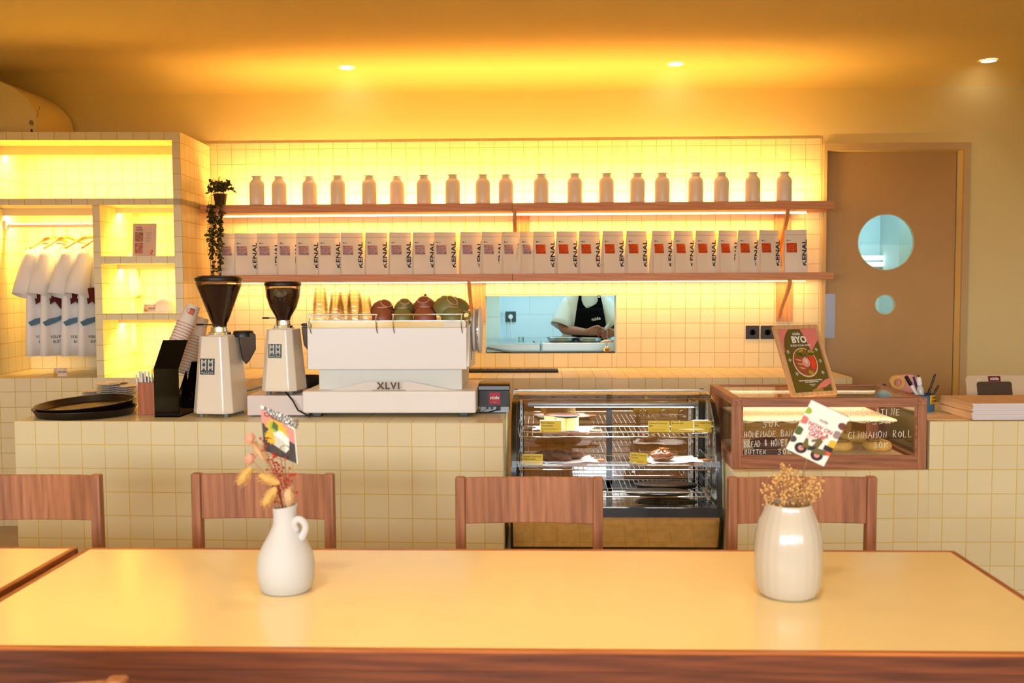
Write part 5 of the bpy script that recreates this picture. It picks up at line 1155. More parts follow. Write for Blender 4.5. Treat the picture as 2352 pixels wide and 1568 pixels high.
# loose leaflet and menu stacks
M_menu = mat('menu_cover', (236, 200, 160), .55); M_mprint = mat('menu_print', (196, 120, 84), .6); M_medge = mat('page_edge', (226, 224, 236), .7)
P = WZ(2134, 962, zr0); lw_ = .19
lfp = thing('leaflet', 'single cream leaflet lying under the menus at the counter corner', 'leaflet', (D_.x+.004, 4.13, zr0+.0006), rad(3))
MB().box(0, .20, 0, .15, 0, .0016).build('sheet', M_menu, lfp, smooth=False); MB().box(.01, .12, .03, .032, .0016, .0019).box(.01, .09, .05, .052, .0016, .0019).build('print_line', M_mprint, lfp, smooth=False)
Am = WZ(2237, 966, zr0); 
mn = thing('menu_booklet', '', 'menu', group='stacked menus on the right counter')
mw, md, mh = .42, .30, .0068
MB().prismz([(0, 0), (mw, 0), (mw, md), (-.0, md)], .0006, mh-.0006).build('pages', M_medge, mn, smooth=False); b = MB().box(-.001, mw, -.0008, md+.001, mh-.0006, mh).box(-.001, mw, -.0008, md+.001, 0, .0006).box(-.0016, -.001, -.0008, md+.001, 0, mh); b.build('cover', M_menu, mn, smooth=False)
ys_ = W(2237, 928, Am.y).z-zr0; n = 9; mdz = (ys_)/n
for k in range(n):
    o = mn if k == 0 else dup(mn); o.location = (Am.x-.004+R_.uniform(-.004, .006), Am.y+.004+R_.uniform(-.002, .004), zr0+.0024+mdz*k); o.rotation_euler = (0, 0, rad(2+R_.uniform(-.6, .6))); o.scale = (1, 1, (mdz-.0003)/mh)
    o['label'] = 'cream menu in the large stack on the right counter, ' + ('topmost with printed cover' if k == n-1 else 'bottom one' if k == 0 else ORD[n-1-k]+' from the top')
topm = o
mp = MB(); 
for k in range(6): mp.box(.03+.01*k, .12+.015*k, .05+.035*k, .0515+.035*k, mh+.0002, mh+.0005).box(.20, .30-.01*k, .05+.03*k, .0515+.03*k, mh+.0002, mh+.0005)
mp.build('cover_print', M_mprint, topm, smooth=False)
mb_ = thing('menu_booklet', 'maroon edged menu between the two upper menus of the stack', 'menu', (0, 0, 0)); bpy.data.objects.remove(mb_)
Bm = W(2320, 912, 4.62); o = dup(mn, label='cream menu lying flat behind the big stack at the right edge'); o['group'] = 'menu behind the stack'; del o['group']; o.scale = (1, 1, 1); o.location = (Bm.x, 4.46, zr0+.0028); o.rotation_euler = (0, 0, rad(-8))
o.location = (Am.x+.09, 4.45, zr0+.0028)
# tablet on its stand
Yt = 4.66; A = W(2222, 902, Yt); T0 = W(2236, 862, Yt+.02); Tr = W(2390, 862, Yt+.02)
tb = thing('tablet', 'white tablet seen from behind with a maroon sticker, tilted on a counter stand', 'tablet', (A.x+.004, Yt, zr0+.012), rot=(rad(-14), 0, rad(3)))
tw = Tr.x-T0.x+.02; th = (T0.z-zr0-.012)/cos(rad(14))
MB().prism(rrect(0, tw, 0, th, .018), .009).build('back_shell', mat('tablet_cream', (216, 196, 164), .3), tb, bevel=.002)
MB().prism(rrect(.004, tw-.004, .004, th-.004, .015), .001, Matrix.Translation((0, .009, 0))).build('screen', M_black, tb)
sx0 = tw*.42; MB().box(sx0-.033, sx0+.025, -.001, 0, th-.030, th-.004).build('sticker', M_maroon, tb, smooth=False); text('nüde', .020, (sx0-.004, -.0016, th-.017), M_wink, tb, bold=.0004)
MB().prism(rrect(sx0-.090, sx0+.070, th-.105, th-.032, .012), .012, Matrix.Translation((0, -.012, 0))).build('mount_plate', mat('mount_dark', (74, 58, 44), .4), tb, bevel=.002)
MB().prism(rrect(sx0-.03, sx0+.02, .0, th-.06, .004), .006, Matrix.Translation((0, -.010, 0))).build('stand_neck', M_black, tb)
MB().cyl((tw*.17, -.0015, th-.022), .004, .0015, 14, 'Y').build('camera_ring', M_paper, tb); MB().cyl((tw-.03, -.0015, th-.015), .008, .0015, 16, 'Y').build('camera_lens', M_black, tb)
MB().box(tw*.25, tw*.65, -.04, .06, -.012, -.004, M=Matrix.Rotation(rad(14), 4, 'X')).build('stand_foot', M_black, tb, bevel=.002)
# ================================================================ kitchen: cook and worktop
kx0, kx1 = W(1105, 800, 7.2).x, W(1242, 800, 7.2).x; kx2_ = W(1440, 800, 7.15).x
M_st = mat('kitchen_steel', (176, 184, 184), .3, .85)
zk1 = W(1180, 790, 7.2).z; zk2 = W(1330, 787, 7.12).z
o = MB().box(kx0, kx1, 7.2, 7.85, 0, zk1).build('worktop_cabinet', M_st, smooth=False, bevel=.006); tag(o, 'pale steel kitchen cabinet seen through the hatch, left one', 'cabinet')
o = MB().box(kx1+.006, kx2_, 7.12, 7.5, 0, zk2).build('prep_fridge', M_st, smooth=False, bevel=.006); tag(o, 'pale steel kitchen cabinet seen through the hatch, in front of the cook', 'cabinet')
for px, r, Y, h, nm in ((1290, .115, 7.27, .030, 'left'), (1352, .10, 7.25, .026, 'right')):
    P = W(px, 780, Y); t = thing('steel_bowl', 'shallow steel bowl in front of the cook, %s one' % nm, 'bowl', (P.x, Y, zk2), group='steel bowls')
    MB().lathe([(0, 0), (r*.75, 0), (r*.88, h*.4), (r*.93, h), (r*1.0, h+.002), (r*.93, h-.003), (r*.86, h*.4), (0, .004)], 40).build('bowl', M_steel, t)
P = W(1173, 727, KY); t = thing('wall_socket', 'dark square socket with a white plug on the kitchen wall', 'socket', (P.x, KY, P.z))
MB().box(-.045, .045, -.01, 0, -.045, .045).build('plate', mat('socket_green', (44, 66, 62), .4), t, smooth=False, bevel=.003); MB().cyl((0, -.03, 0), .02, .02, 20, 'Y').build('plug', M_paper, t)
MB().tube([(0, -.03, 0), (.005, -.04, -.05), (.01, -.02, -.2), (.02, -.02, -.34)], .004, 6).build('cable', M_paper, t)
P = W(1197, 790, 7.5); t = thing('glass_jar', 'small clear glass on the left kitchen cabinet', 'glass', (P.x, 7.5, zk1)); MB().lathe([(0, 0), (.02, 0), (.021, .035), (.0205, .035), (.019, .002)], 20).build('jar', glass('pale_glass', (.85, .95, .95), .15), t)
P = W(1224, 790, 7.4); o = tag(MB().prism([(0, 0), (.02, 0), (.0, .016)], .015).build('wooden_wedge', mat('straw')), 'tiny tan wedge on the left kitchen cabinet', 'wedge'); o.location = (P.x, 7.4, zk1)
# hatch sill mat
b = MB(); n = 60; vs = []; mx0, mx1 = wl+.012, wr-.012
for i in range(n+1):
    u = i/n; x = mx0+(mx1-mx0)*u; z = wbm+.0012+.030*max(0, 1-u*5.0)**1.2*(1 if u < .2 else 0)
    for y in (YT+.004, YW+.148): vs.append((x, y, z))
b.add(vs, [(2*i, 2*i+2, 2*i+3, 2*i+1) for i in range(n)]); o = b.build('sill_mat', mat('rubber_black'), solid=.004); o.location.z += .002; tag(o, 'black rubber mat on the hatch sill, curling up at its left end', 'mat')
P = W(1394, 806, YT+.05); zS = wbm+.0062
t = thing('service_bell', 'small chrome counter bell at the right end of the hatch sill', 'bell', (P.x, YT+.06, zS))
MB().lathe([(.036, 0), (.036, .006), (.030, .009), (.028, .014), (.026, .024), (.016, .034), (0, .037)], 32).build('dome', mat('brass_chrome', (232, 190, 150), .12, 1), t); MB().lathe([(.004, .037), (.004, .043), (.007, .044), (.006, .048), (0, .05)], 14).build('button', M_chrome, t)
P = W(1394, 790, YT+.10)
t = thing('ticket_spike', 'coppery ticket spike with a curved plate beside the counter bell', 'ticket holder', (P.x+.002, YT+.118, zS))
MB().cyl((0, 0, 0), .03, .006, 24).build('base', mat('copper', (224, 168, 130), .25, .9), t); MB().tube([(0, 0, .006), (0, 0, .15)], .0025, 8).build('spike', mat('copper'), t)
MB().add([(x, -.03*0, .07+.012*cos(x*40)) for x in (-.045, -.02, 0, .02, .045)]+[(x-.01, -.03, .058+.010*cos(x*40)) for x in (-.045, -.02, 0, .02, .045)], [(i, i+1, i+6, i+5) for i in range(4)]).build('plate', mat('copper'), t, solid=.002)

# ---- cook
PX = W(1347, 720, 7.62); R0 = Vector((PX.x, 7.62, 0))
ck_ = thing('person', 'cook in a white t-shirt and black apron cutting with a knife in the kitchen', 'person', tuple(R0))
def jl(px, py, Y): return tuple(W(px, py, Y)-R0)
V = []; E = []; RR = []
def addc(pts, rs, par=None):
    pv = par
    for p_, r_ in zip(pts, rs):
        V.append(tuple(p_)); RR.append(r_); i = len(V)-1
        if pv is not None: E.append((pv, i))
        pv = i
    return pv
pel = addc([(0, 0, .95)], [.13]); ch = addc([(0, 0, 1.10), (0, 0, 1.25)], [.12, .13], pel); nk = addc([(0, -.005, 1.40), (0, -.01, 1.48), (0, -.03, 1.56), (0, -.03, 1.66), (0, -.02, 1.73)], [.07, .052, .07, .09, .06], ch)
for s in (-1, 1): addc([(s*.10, 0, .88), (s*.11, -.01, .5), (s*.11, .02, .1), (s*.11, -.10, .04)], [.09, .06, .042, .035], pel)
def armh(sh, el, wr_, hd, fd, s, pal):
    """shoulder, elbow, wrist, palm centre; fd = finger direction, pal = thumb side"""
    a = addc([sh, tuple(Vector(sh).lerp(Vector(el), .5)), el, tuple(Vector(el).lerp(Vector(wr_), .45)), wr_], [.058, .050, .044, .040, .027], ch)
    m_ = addc([hd], [.034], a); hd = Vector(hd); fd = Vector(fd).normalized(); pal = Vector(pal).normalized(); cur = fd.cross(pal)
    if cur.z > 0: cur = -cur
    for k in range(4):
        o = pal*(.024-.016*k); L = (.030, .034, .032, .025)[k]
        addc([hd+o+fd*.030, hd+o+fd*(.030+L)+cur*.006, hd+o+fd*(.030+L*1.5)+cur*(.022), hd+o+fd*(.024+L*1.5)+cur*.040], [.0105, .0095, .009, .008], m_)
    addc([hd+pal*.030+fd*.004, hd+pal*.040+fd*.030+cur*.012, hd+pal*.034+fd*.052+cur*.022], [.013, .011, .009], m_)
shL, elL, wrL, hdL = jl(1306, 700, 7.62), jl(1292, 756, 7.56), jl(1350, 763, 7.36), jl(1364, 760, 7.33)
shR, elR, wrR, hdR = jl(1391, 700, 7.62), jl(1419, 757, 7.56), jl(1411, 766, 7.40), jl(1402, 765, 7.36)
armh(shL, elL, wrL, hdL, (1, -.25, .0), 1, (0, -.2, 1)); armh(shR, elR, wrR, hdR, (-1, -.3, -.1), -1, (0, -.2, 1))
me = bpy.data.meshes.new('body'); me.from_pydata(V, E, []); bo_ = bpy.data.objects.new('body', me); COL.objects.link(bo_); bo_.parent = ck_
M_skin = mat('skin', (150, 98, 70), .55, bump=.1, bscale=80); me.materials.append(M_skin)
sk = bo_.modifiers.new('skin', 'SKIN'); sk.use_smooth_shade = True
if not me.skin_vertices: bpy.context.view_layer.objects.active = bo_
sl = me.skin_vertices[0].data if me.skin_vertices else None
if sl:
    for i, r_ in enumerate(RR): sl[i].radius = (r_*.95, r_*.95)
    sl[0].use_root = True
ss = bo_.modifiers.new('sub', 'SUBSURF'); ss.levels = 1; ss.render_levels = 2
# face and hair (above the hatch, seen only from lower view points)
k = MB().ball((0, -.005, 1.665), .112, 24, 14, sc=(.86, 1, 1.05)); k.v = [v for v in k.v]; 
hairb = MB(); hairb.add([tuple(v) for v in k.v if True], k.f)
for i, v in enumerate(hairb.v):
    if v.z < 1.66 and v.y < .02: hairb.v[i] = Vector((v.x*.75, .02+abs(v.y)*.1, max(v.z, 1.60)))
hairb.build('hair', mat('dark_hair', (26, 20, 18), .6), ck_)
for s in (-1, 1):
    MB().ball((s*.032, -.108, 1.635), .011, 12, 8).build('eye', M_paper, ck_); MB().ball((s*.032, -.118, 1.635), .005, 10, 6).build('pupil', M_black, ck_)
    MB().ball((s*.088, -.02, 1.62), .022, 12, 8, sc=(.35, .7, 1.2)).build('ear', M_skin, ck_)
MB().ball((0, -.125, 1.605), .014, 12, 8, sc=(.8, 1, 1.6)).build('nose', M_skin, ck_); MB().ball((0, -.113, 1.57), .02, 12, 6, sc=(1.1, .4, .3)).build('mouth', mat('lips', (128, 70, 60), .5), ck_)
# t-shirt
M_tee = mat('cook_shirt', (206, 208, 200), .85, bump=.25, bscale=9)
rings = []
for i, (z, hw, hd_) in enumerate([(1.452, .062, .062), (1.435, .085, .075), (1.415, .125, .09), (1.38, .165, .105), (1.33, .178, .12), (1.22, .182, .13), (1.08, .186, .135), (.92, .195, .14)]):
    rings.append([(x, y+.008*sin(x*40+i), zz) for x, y, zz in superell(hw, hd_, z, 32, e=2.2)])
MB().loft(rings, caps=False).build('t_shirt', M_tee, ck_, solid=.004, ang=80)
def sleeve(a, b_, r0, r1):
    a, b_ = Vector(a), Vector(b_); ax = (b_-a).normalized(); u = ax.orthogonal().normalized(); v = ax.cross(u); rr = []
    for i in range(6):
        q = i/5; c_ = a.lerp(b_, q); r_ = r0+(r1-r0)*q; rr.append([tuple(c_+u*(r_*cos(2*pi*j/20)*(1+.06*sin(3*j+i)))+v*(r_*sin(2*pi*j/20)*(1+.06*cos(2*j+i)))) for j in range(20)])
    MB().loft(rr, caps=False).build('sleeve', M_tee, ck_, solid=.004, ang=80)
sleeve(Vector(shL)+Vector((.03, 0, .02)), Vector(jl(1290, 751, 7.55)), .072, .088); sleeve(Vector(shR)+Vector((-.03, 0, .02)), Vector(jl(1416, 750, 7.55)), .072, .086)
# apron: edges given per height, wrapped over the chest
def surf(x, z): 
    hw, hd_ = .20, .135+.02*min(1, max(0, (1.4-z)/.3)); return -hd_*math.sqrt(max(.02, 1-(x/hw)**2))-.012
ed = [(677, 1329.5, 1335.5, 1372.5, 1380), (690, 1327.5, 1336, 1374, 1382.5), (695, 1327, 1339, 1370, 1383)]
b = MB()
def strip(rows):
    vs = []; N = 14
    for (py, a, c_) in rows:
        for k_ in range(N+1):
            px = a+(c_-a)*k_/N; q = W(px, py, 7.48)-R0; vs.append((q.x, surf(q.x, q.z), q.z))
    b.add(vs, [(i*(N+1)+j, (i+1)*(N+1)+j, (i+1)*(N+1)+j+1, i*(N+1)+j+1) for i in range(len(rows)-1) for j in range(N)])
strip([(664, 1332, 1337), (677, 1329.5, 1335.5), (690, 1327.5, 1336), (700, 1325.8, 1340), (706.5, 1325, 1346)])
strip([(664, 1369, 1376), (677, 1371.5, 1379), (690, 1373.5, 1382), (698, 1368, 1384), (706.5, 1352, 1385.5)])
strip([(706.4, 1325, 1385.5), (715, 1323.5, 1387), (730, 1321.5, 1389.5), (745, 1319, 1392), (758, 1316, 1394), (775, 1313, 1396), (800, 1310, 1398)])
b.build('apron', mat('apron_black', (4, 4, 5), .9, spec=.1), ck_, solid=.003, ang=80)
q = W(1369, 732, 7.46)-R0; text('nüde', .036, (q.x, surf(q.x, q.z)-.006, q.z), M_wink, ck_, rot=(pi/2, rad(-9), rad(12)))
q = W(1352, 705, 7.46)-R0; text('nü', .022, (q.x, surf(q.x, q.z)+.001, q.z+.004), M_black, ck_)
q = W(1377, 682, 7.46)-R0; MB().box(q.x-.010, q.x+.006, surf(q.x, q.z)-.008, surf(q.x, q.z)-.004, q.z-.002, q.z+.003).build('strap_buckle', M_chrome, ck_, smooth=False)
# knife
A_k = W(1383, 762, 7.30); B_k = W(1403, 738, 7.26)
kf = thing('kitchen_knife', 'kitchen knife with a bright blade held by the cook', 'knife', tuple(A_k)); ax = (B_k-A_k); L = ax.length
kf.rotation_mode = 'QUATERNION'; kf.rotation_quaternion = Vector((1, 0, 0)).rotation_difference(ax.normalized())
MB().prism([(.0, -.009), (L*.7, -.008), (L, .004), (L*.6, .009), (0, .009)], .0018).build('blade', mat('blade_bright', (225, 232, 232), .2, .3), kf); MB().box(-.05, .0, -.005, .007, -.008, .008).build('handle', mat('knife_handle', (150, 34, 34), .4), kf, bevel=.003)

# ================================================================ tables
ZT = .75; e_ = .016
TL, TR = WZ(200, 1257.5, ZT), WZ(2191, 1264, ZT); TN = WZ(1176, 1495, ZT)
M_lam = mat('cream_laminate', (252, 226, 166), .17, spec=.55, var=.02, vscale=3)
def table(lab, x0, x1, y0, y1, rz=0):
    t = thing('dining_table', lab, 'table', (x0, y0, 0)); w, d = x1-x0, y1-y0
    MB().box(e_, w-e_, e_, d-e_, ZT-.03, ZT).build('tabletop', M_lam, t, smooth=False)
    for (a, c_) in ((0, e_), (d-e_, d)): MB().box(0, w, a, c_, ZT-.006, ZT+.0006).build('edging', M_edgLitX, t, smooth=False, bevel=.0012); MB().box(0, w, a, c_, ZT-.042, ZT-.006).build('edging_shade_band', M_tabShadeX, t, smooth=False, bevel=.0012)  # one edging: top strip coloured light as if reflecting, lower part dark as shaded
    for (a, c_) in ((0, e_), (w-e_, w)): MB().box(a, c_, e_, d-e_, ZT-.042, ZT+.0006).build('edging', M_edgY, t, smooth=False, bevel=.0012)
    for (a, c_) in ((.018, .043), (d-.05, d-.025)): MB().box(.03, w-.03, a, c_, ZT-.13, ZT-.042).build('apron_rail', M_tabShadeX, t, smooth=False, bevel=.001)
    for (a, c_) in ((.03, .055), (w-.055, w-.03)): MB().box(a, c_, .05, d-.05, ZT-.13, ZT-.042).build('apron_rail', M_tabShadeY, t, smooth=False, bevel=.001)
    for x in (.06, w-.12):
        for y in (.05, d-.11): MB().box(x, x+.06, y, y+.06, 0, ZT-.042).build('leg', M_teakZ, t, smooth=False, bevel=.003)
    return t
table('long cream topped wooden table with two vases, in the foreground', TL.x, TR.x, TN.y, TL.y)
LR = WZ(183, 1257, ZT)
table('cream topped wooden table at the left edge, beside the long table', LR.x-1.6, TL.x-.028, TN.y-.01, TL.y+.005)

# ================================================================ chairs
ch0 = thing('dining_chair', '', 'chair', group='teak dining chairs')
cw = .472; ht = .872
for s in (-1, 1):
    x0 = s*(cw/2-.016); b = MB()
    b.prismx([(.0, 0), (.032, 0), (.040, .44), (.030, ht), (-.004, ht), (-.004, .44)], x0-.016, x0+.016).build('rear_post', M_teakZ, ch0, bevel=.006, bseg=3)
    MB().box(x0-.016, x0+.016, -.42, -.385, 0, .43).build('leg', M_teakZ, ch0, smooth=False, bevel=.004)
    MB().box(x0-.010, x0+.010, -.385, .0, .37, .42).build('side_rail', M_teakY, ch0, smooth=False, bevel=.002)
vs = []; N = 14
for (y, ) in ((0,), (.018,)):
    for i in range(N+1):
        x = -(cw/2-.030)+(cw-.060)*i/N; bow = .016*(1-(2*i/N-1)**2)
        for z in (ht-.152, ht-.004): vs.append((x, .006+y+bow, z))
b = MB(); M2 = 2*(N+1); fs = []
for i in range(N):
    a = 2*i; fs += [(a, a+1, a+3, a+2), (M2+a, M2+a+2, M2+a+3, M2+a+1), (a, a+2, M2+a+2, M2+a), (a+1, M2+a+1, M2+a+3, a+3)]
fs += [(0, M2, M2+1, 1), (2*N, 2*N+1, M2+2*N+1, M2+2*N)]
b.add(vs, fs); b.build('backrest', M_teakpanel, ch0, bevel=.003)
MB().box(-cw/2+.004, cw/2-.004, -.43, -.0, .42, .445).build('seat', M_teakX, ch0, smooth=False, bevel=.006, bseg=3)
MB().box(-cw/2+.03, cw/2-.03, -.40, -.38, .36, .42).build('front_rail', M_teakX, ch0, smooth=False, bevel=.002)
chs = [(63, 1091, -1, 'teak chair at the far left behind the side table, cut by the picture edge'), (601, 1088, 0, 'teak chair behind the table, partly hidden by the white jug vase'), (1215, 1096, 0, 'teak chair in front of the glass cake display'), (1844, 1095.5, 0, 'teak chair behind the table, partly hidden by the ribbed vase')]
for i, (px, py, _, lb) in enumerate(chs):
    P = WZ(px, py, ht); o = ch0 if i == 0 else dup(ch0); o.location = (P.x, P.y, 0); o.rotation_euler = (0, 0, rad([1.5, -1, 0, 1][i])); o['label'] = lb
P = WZ(120, 1560, .785); o = dup(ch0, label='teak chair on the near side, only its top edge showing at bottom left'); 
P = WZ(-52, 1556, ht); o.location = (P.x+.0, P.y, 0); o.rotation_euler = (0, 0, pi+rad(4))

# ================================================================ vases and dried flowers
M_vase = mat('matt_white_vase', (206, 206, 210), .65, bump=.35, bscale=22)
c = WZ(658, 1354, ZT); ks = c.y/2287
v1 = thing('jug_vase', 'matt white jug vase with a narrow neck and small loop handle', 'vase', (c.x, c.y, ZT))
pr = [(0, 0), (.054, 0), (.061, .006), (.067, .03), (.069, .06), (.065, .09), (.053, .115), (.040, .137), (.032, .155), (.0285, .17), (.028, .190), (.030, .206), (.0265, .206), (.0245, .19), (.024, .16), (0, .15)]
k = MB().lathe(pr, 48)
for i, v in enumerate(k.v):
    if v.z > .17: k.v[i] = v+Vector((0, 0, v.x*.15))
k.build('body', M_vase, v1, ang=70)
MB().tube(smp([(.030, -.012, .150), (.026, -.016, .166), (.034, -.016, .177), (.046, -.014, .172), (.052, -.012, .158), (.048, -.010, .143), (.040, -.008, .130)]), smr([.008, .008, .0085, .0085, .0085, .009, .011]), 14).build('handle', M_vase, v1)
def vbase(v, x, y, z): return (v.location.x+x, v.location.y+y, ZT+z)
M_bt = mat('bunny_tail', (226, 182, 108), .9, bump=1, bscale=140); M_ss = mat('dry_stem', (190, 140, 90), .7); M_pom = mat('pink_pompom', (236, 170, 146), .9, bump=1, bscale=120); M_berry = mat('red_berry', (186, 40, 30), .5); M_rs = mat('red_stem', (168, 78, 52), .7)
Yv = c.y
def stemmed(name, lab, cat, px, py, head, mhead, mstem, x0, dy=0, group=None, axd=None, hang=0, size=1):
    T = W(px, py, Yv+dy); B = Vector(vbase(v1, x0, dy*.3, .155)); t = thing(name, lab, cat, tuple(B), group=group); d = T-B
    pts = []; 
    for i in range(9):
        u = i/8; m1 = Vector((d.x*.25, d.y*.3, d.z*(.75 if not hang else 1.15))); p_ = m1*(2*u*(1-u))+d*(u*u); pts.append(tuple(p_))
    MB().tube(pts, .0013, 6).build('stem', mstem, t)
    ax = Vector(axd).normalized() if axd else (Vector(pts[-1])-Vector(pts[-2])).normalized(); q = Vector((0, 0, 1)).rotation_difference(ax).to_matrix().to_4x4()
    if head == 'tail':
        k = MB().ball((0, 0, .012), .0115, 20, 14, sc=(1, 1, 2.3), jit=.2, M=Matrix.Translation(d) @ q); k.build('seed_head', mhead, t)
        h_ = MB()
        for j in range(90):
            a, zz = R_.uniform(0, 6.28), R_.uniform(-.012, .036); r_ = .011*math.sqrt(max(0, 1-((zz-.012)/.027)**2)); p0 = Vector((r_*cos(a), r_*sin(a), zz)); h_.tube([p0, p0+Vector((.006*cos(a), .006*sin(a), .009))], .0003, 3, M=Matrix.Translation(d) @ q)
        h_.build('bristles', mhead, t, weld=False)
    else:
        MB().ball((0, 0, 0), .0125*size, 20, 12, jit=.35, M=Matrix.Translation(d)).build('flower_head', mhead, t)
    return t
G = 'dried stems in the jug vase'
stemmed('bunny_tail_grass', 'yellow bunny tail grass hanging furthest left from the jug vase', 'dried flower', 569, 1083, 'tail', M_bt, M_ss, -.008, -.01, G, (-.6, 0, -.8), hang=1)
stemmed('bunny_tail_grass', 'yellow bunny tail grass bending left just above the vase mouth', 'dried flower', 626, 1130, 'tail', M_bt, M_ss, -.004, -.02, G, (-.55, 0, -.8), hang=1)
stemmed('bunny_tail_grass', 'yellow bunny tail grass lying across the middle of the bouquet', 'dried flower', 630, 1104, 'tail', M_bt, M_ss, .004, -.015, G, (-.9, 0, .35), hang=1)
stemmed('bunny_tail_grass', 'small pale bunny tail grass upright at the right of the vase mouth', 'dried flower', 664, 1152, 'tail', mat('pale_tail', (222, 184, 140), .9), M_ss, .012, -.005, G)
stemmed('bunny_tail_grass', 'pale bunny tail half hidden behind the lower left of the cheesecake card', 'dried flower', 603, 1044, 'tail', mat('pale_tail'), M_ss, 0, .015, G)
stemmed('pompom_flower', 'pink round pompom flower, the upper one left of the cheesecake card', 'dried flower', 574, 1006, 'pom', M_pom, M_ss, -.005, .0, G)
stemmed('pompom_flower', 'pink round pompom flower, the lower one left of the cheesecake card', 'dried flower', 574, 1053, 'pom', M_pom, M_ss, -.008, .01, G)
bs = [((603, 1010), 'left'), ((625, 1055), 'middle left'), ((645, 1050), 'middle right'), ((662, 1085), 'right'), ((618, 1100), 'low left')]
for (px, py), nm in bs:
    T = W(px, py, Yv+R_.uniform(-.015, .02)); B = Vector(vbase(v1, R_.uniform(-.008, .01), 0, .155)); t = thing('berry_spray', 'spray of small red berries in the jug vase, %s one' % nm, 'dried flower', tuple(B), group=G); d = T-B
    st_ = MB(); be = MB(); st_.tube([(0, 0, 0), tuple(d*.5+Vector((.006, 0, .008))), tuple(d)], .001, 5)
    for j in range(17):
        u = .38+.62*j/16; p_ = d*u+Vector((0, 0, .01*sin(pi*u))); o_ = Vector((R_.uniform(-1, 1), R_.uniform(-1, 1), R_.uniform(-.1, .8))).normalized()*R_.uniform(.010, .022)
        st_.tube([tuple(p_), tuple(p_+o_)], .0006, 4); be.ball(tuple(p_+o_), R_.uniform(.0024, .0034), 10, 6)
    st_.build('stem', M_rs, t, weld=False); be.build('berries', M_berry, t, weld=False)
# cheesecake card on a wire clip
def wcorn(lst, Y, dys): return [W(px, py, Y+dy) for (px, py), dy in zip(lst, dys)]
def quadcard(name, lab, cat, Q, thick=.0012, m=M_paper):
    c0 = Q[3]; t = thing(name, lab, cat, tuple(c0)); u = (Q[2]-Q[3]); v = (Q[0]-Q[3]); n = u.cross(v).normalized()
    if n.y > 0: n = -n
    def pos(a, b_, off=0): return tuple(u*a+v*b_+n*off)          # a right, b up
    def quad(nm, poly, mm, off):
        return MB().add([pos(a, b_, off+.0003) for a, b_ in poly]+[pos(a, b_, off) for a, b_ in poly], [tuple(range(len(poly))), tuple(range(2*len(poly)-1, len(poly)-1, -1))]+[(i, (i+1) % len(poly), (i+1) % len(poly)+len(poly), i+len(poly)) for i in range(len(poly))]).build(nm, mm, t, smooth=False)
    MB().add([pos(0, 0), pos(1, 0), pos(1, 1), pos(0, 1), pos(0, 0, -thick), pos(1, 0, -thick), pos(1, 1, -thick), pos(0, 1, -thick)], [(0, 1, 2, 3), (7, 6, 5, 4), (0, 4, 5, 1), (1, 5, 6, 2), (2, 6, 7, 3), (3, 7, 4, 0)]).build('card', m, t, smooth=False)
    Mt = Matrix.Identity(4); U = u.normalized(); Vv = n.cross(U)*(-1 if n.cross(U).dot(v) < 0 else 1); R3 = Matrix((U, Vv, n)).transposed()
    def tx(s, size, a, b_, mm, off=.0008, **kw):
        o = text(s, size, pos(a, b_, off), mm, t, **kw); o.rotation_mode = 'QUATERNION'; o.rotation_quaternion = R3.to_quaternion(); return o
    return t, quad, tx, pos
# corners: top-left, top-right, bottom-right, bottom-left
Q = [W(598, 930, Yv+.02), W(693, 960, Yv+.02), W(684, 1065, Yv+.02), W(607, 1034, Yv+.02)]
ccd, quad, tx, pos = quadcard('promo_card', 'tilted cheesecake promotion card clipped above the jug vase', 'card', Q)
M_cp = mat('card_pink', (224, 140, 132), .6); M_cy = mat('card_yellow', (232, 180, 40), .6); M_cdk = mat('card_dark', (62, 58, 56), .6)
quad('photo', [(0, 0), (.97, 0), (.97, .74), (0, .93)], M_cdk, .0001)
quad('pink_band', [(0, .62), (.97, .42), (.97, .74), (0, .93)], M_cp, .0003)
sun = []
for k in range(24): a = 2*pi*k/24; r_ = .36 if k % 2 == 0 else .24; sun.append((.45+r_*cos(a)*1.05, max(.42, .58+r_*sin(a)*.75)))
quad('sun_shape', [s_ for s_ in sun], M_cy, .0005)
quad('cake_photo', [(.32, .22), (.66, .14), (.78, .26), (.80, .50), (.58, .60), (.34, .56)], M_paper, .0008); quad('cake_shade', [(.32, .22), (.66, .14), (.66, .38), (.34, .46)], mat('cake_grey', (196, 200, 186), .6), .0010)
quad('mint_leaf', [(.22, .56), (.38, .50), (.52, .60), (.44, .72), (.26, .72)], gm, .0012); quad('mint_leaf', [(.30, .60), (.46, .56), (.50, .70), (.36, .76)], gm2, .0014)
fl_ = []
for k in range(24): a = 2*pi*k/24; r_ = .19 if k % 2 == 0 else .12; fl_.append((.22+r_*cos(a), .34+r_*sin(a)*.8))
quad('star_badge', fl_, M_cy, .0011)
tx('BURNT BASQUE', .0128, .62, .955, M_cdk, bold=.0002); tx('CHEESECAKE', .0150, .60, .845, M_cdk, bold=.0003, off=.0012); tx('new', .006, .22, .34, M_ink, off=.0018)
wh = thing('card_clip', 'wire card clip with a round loop rising from the jug vase', 'card holder', vbase(v1, .004, .005, .155))
TT = W(655, 1035, Yv+.0155)-Vector(wh.location); MB().tube([(0, 0, 0), (TT.x*.9, TT.y, TT.z*.6), (TT.x, TT.y-.004, TT.z-.014)]+[(TT.x+.013*sin(a), TT.y-.004, TT.z-.014+.014-.014*cos(a)) for a in [2*pi*k/16 for k in range(17)]], .0008, 6).build('wire', mat('clip_wire', (140, 110, 80), .3, .9), wh)

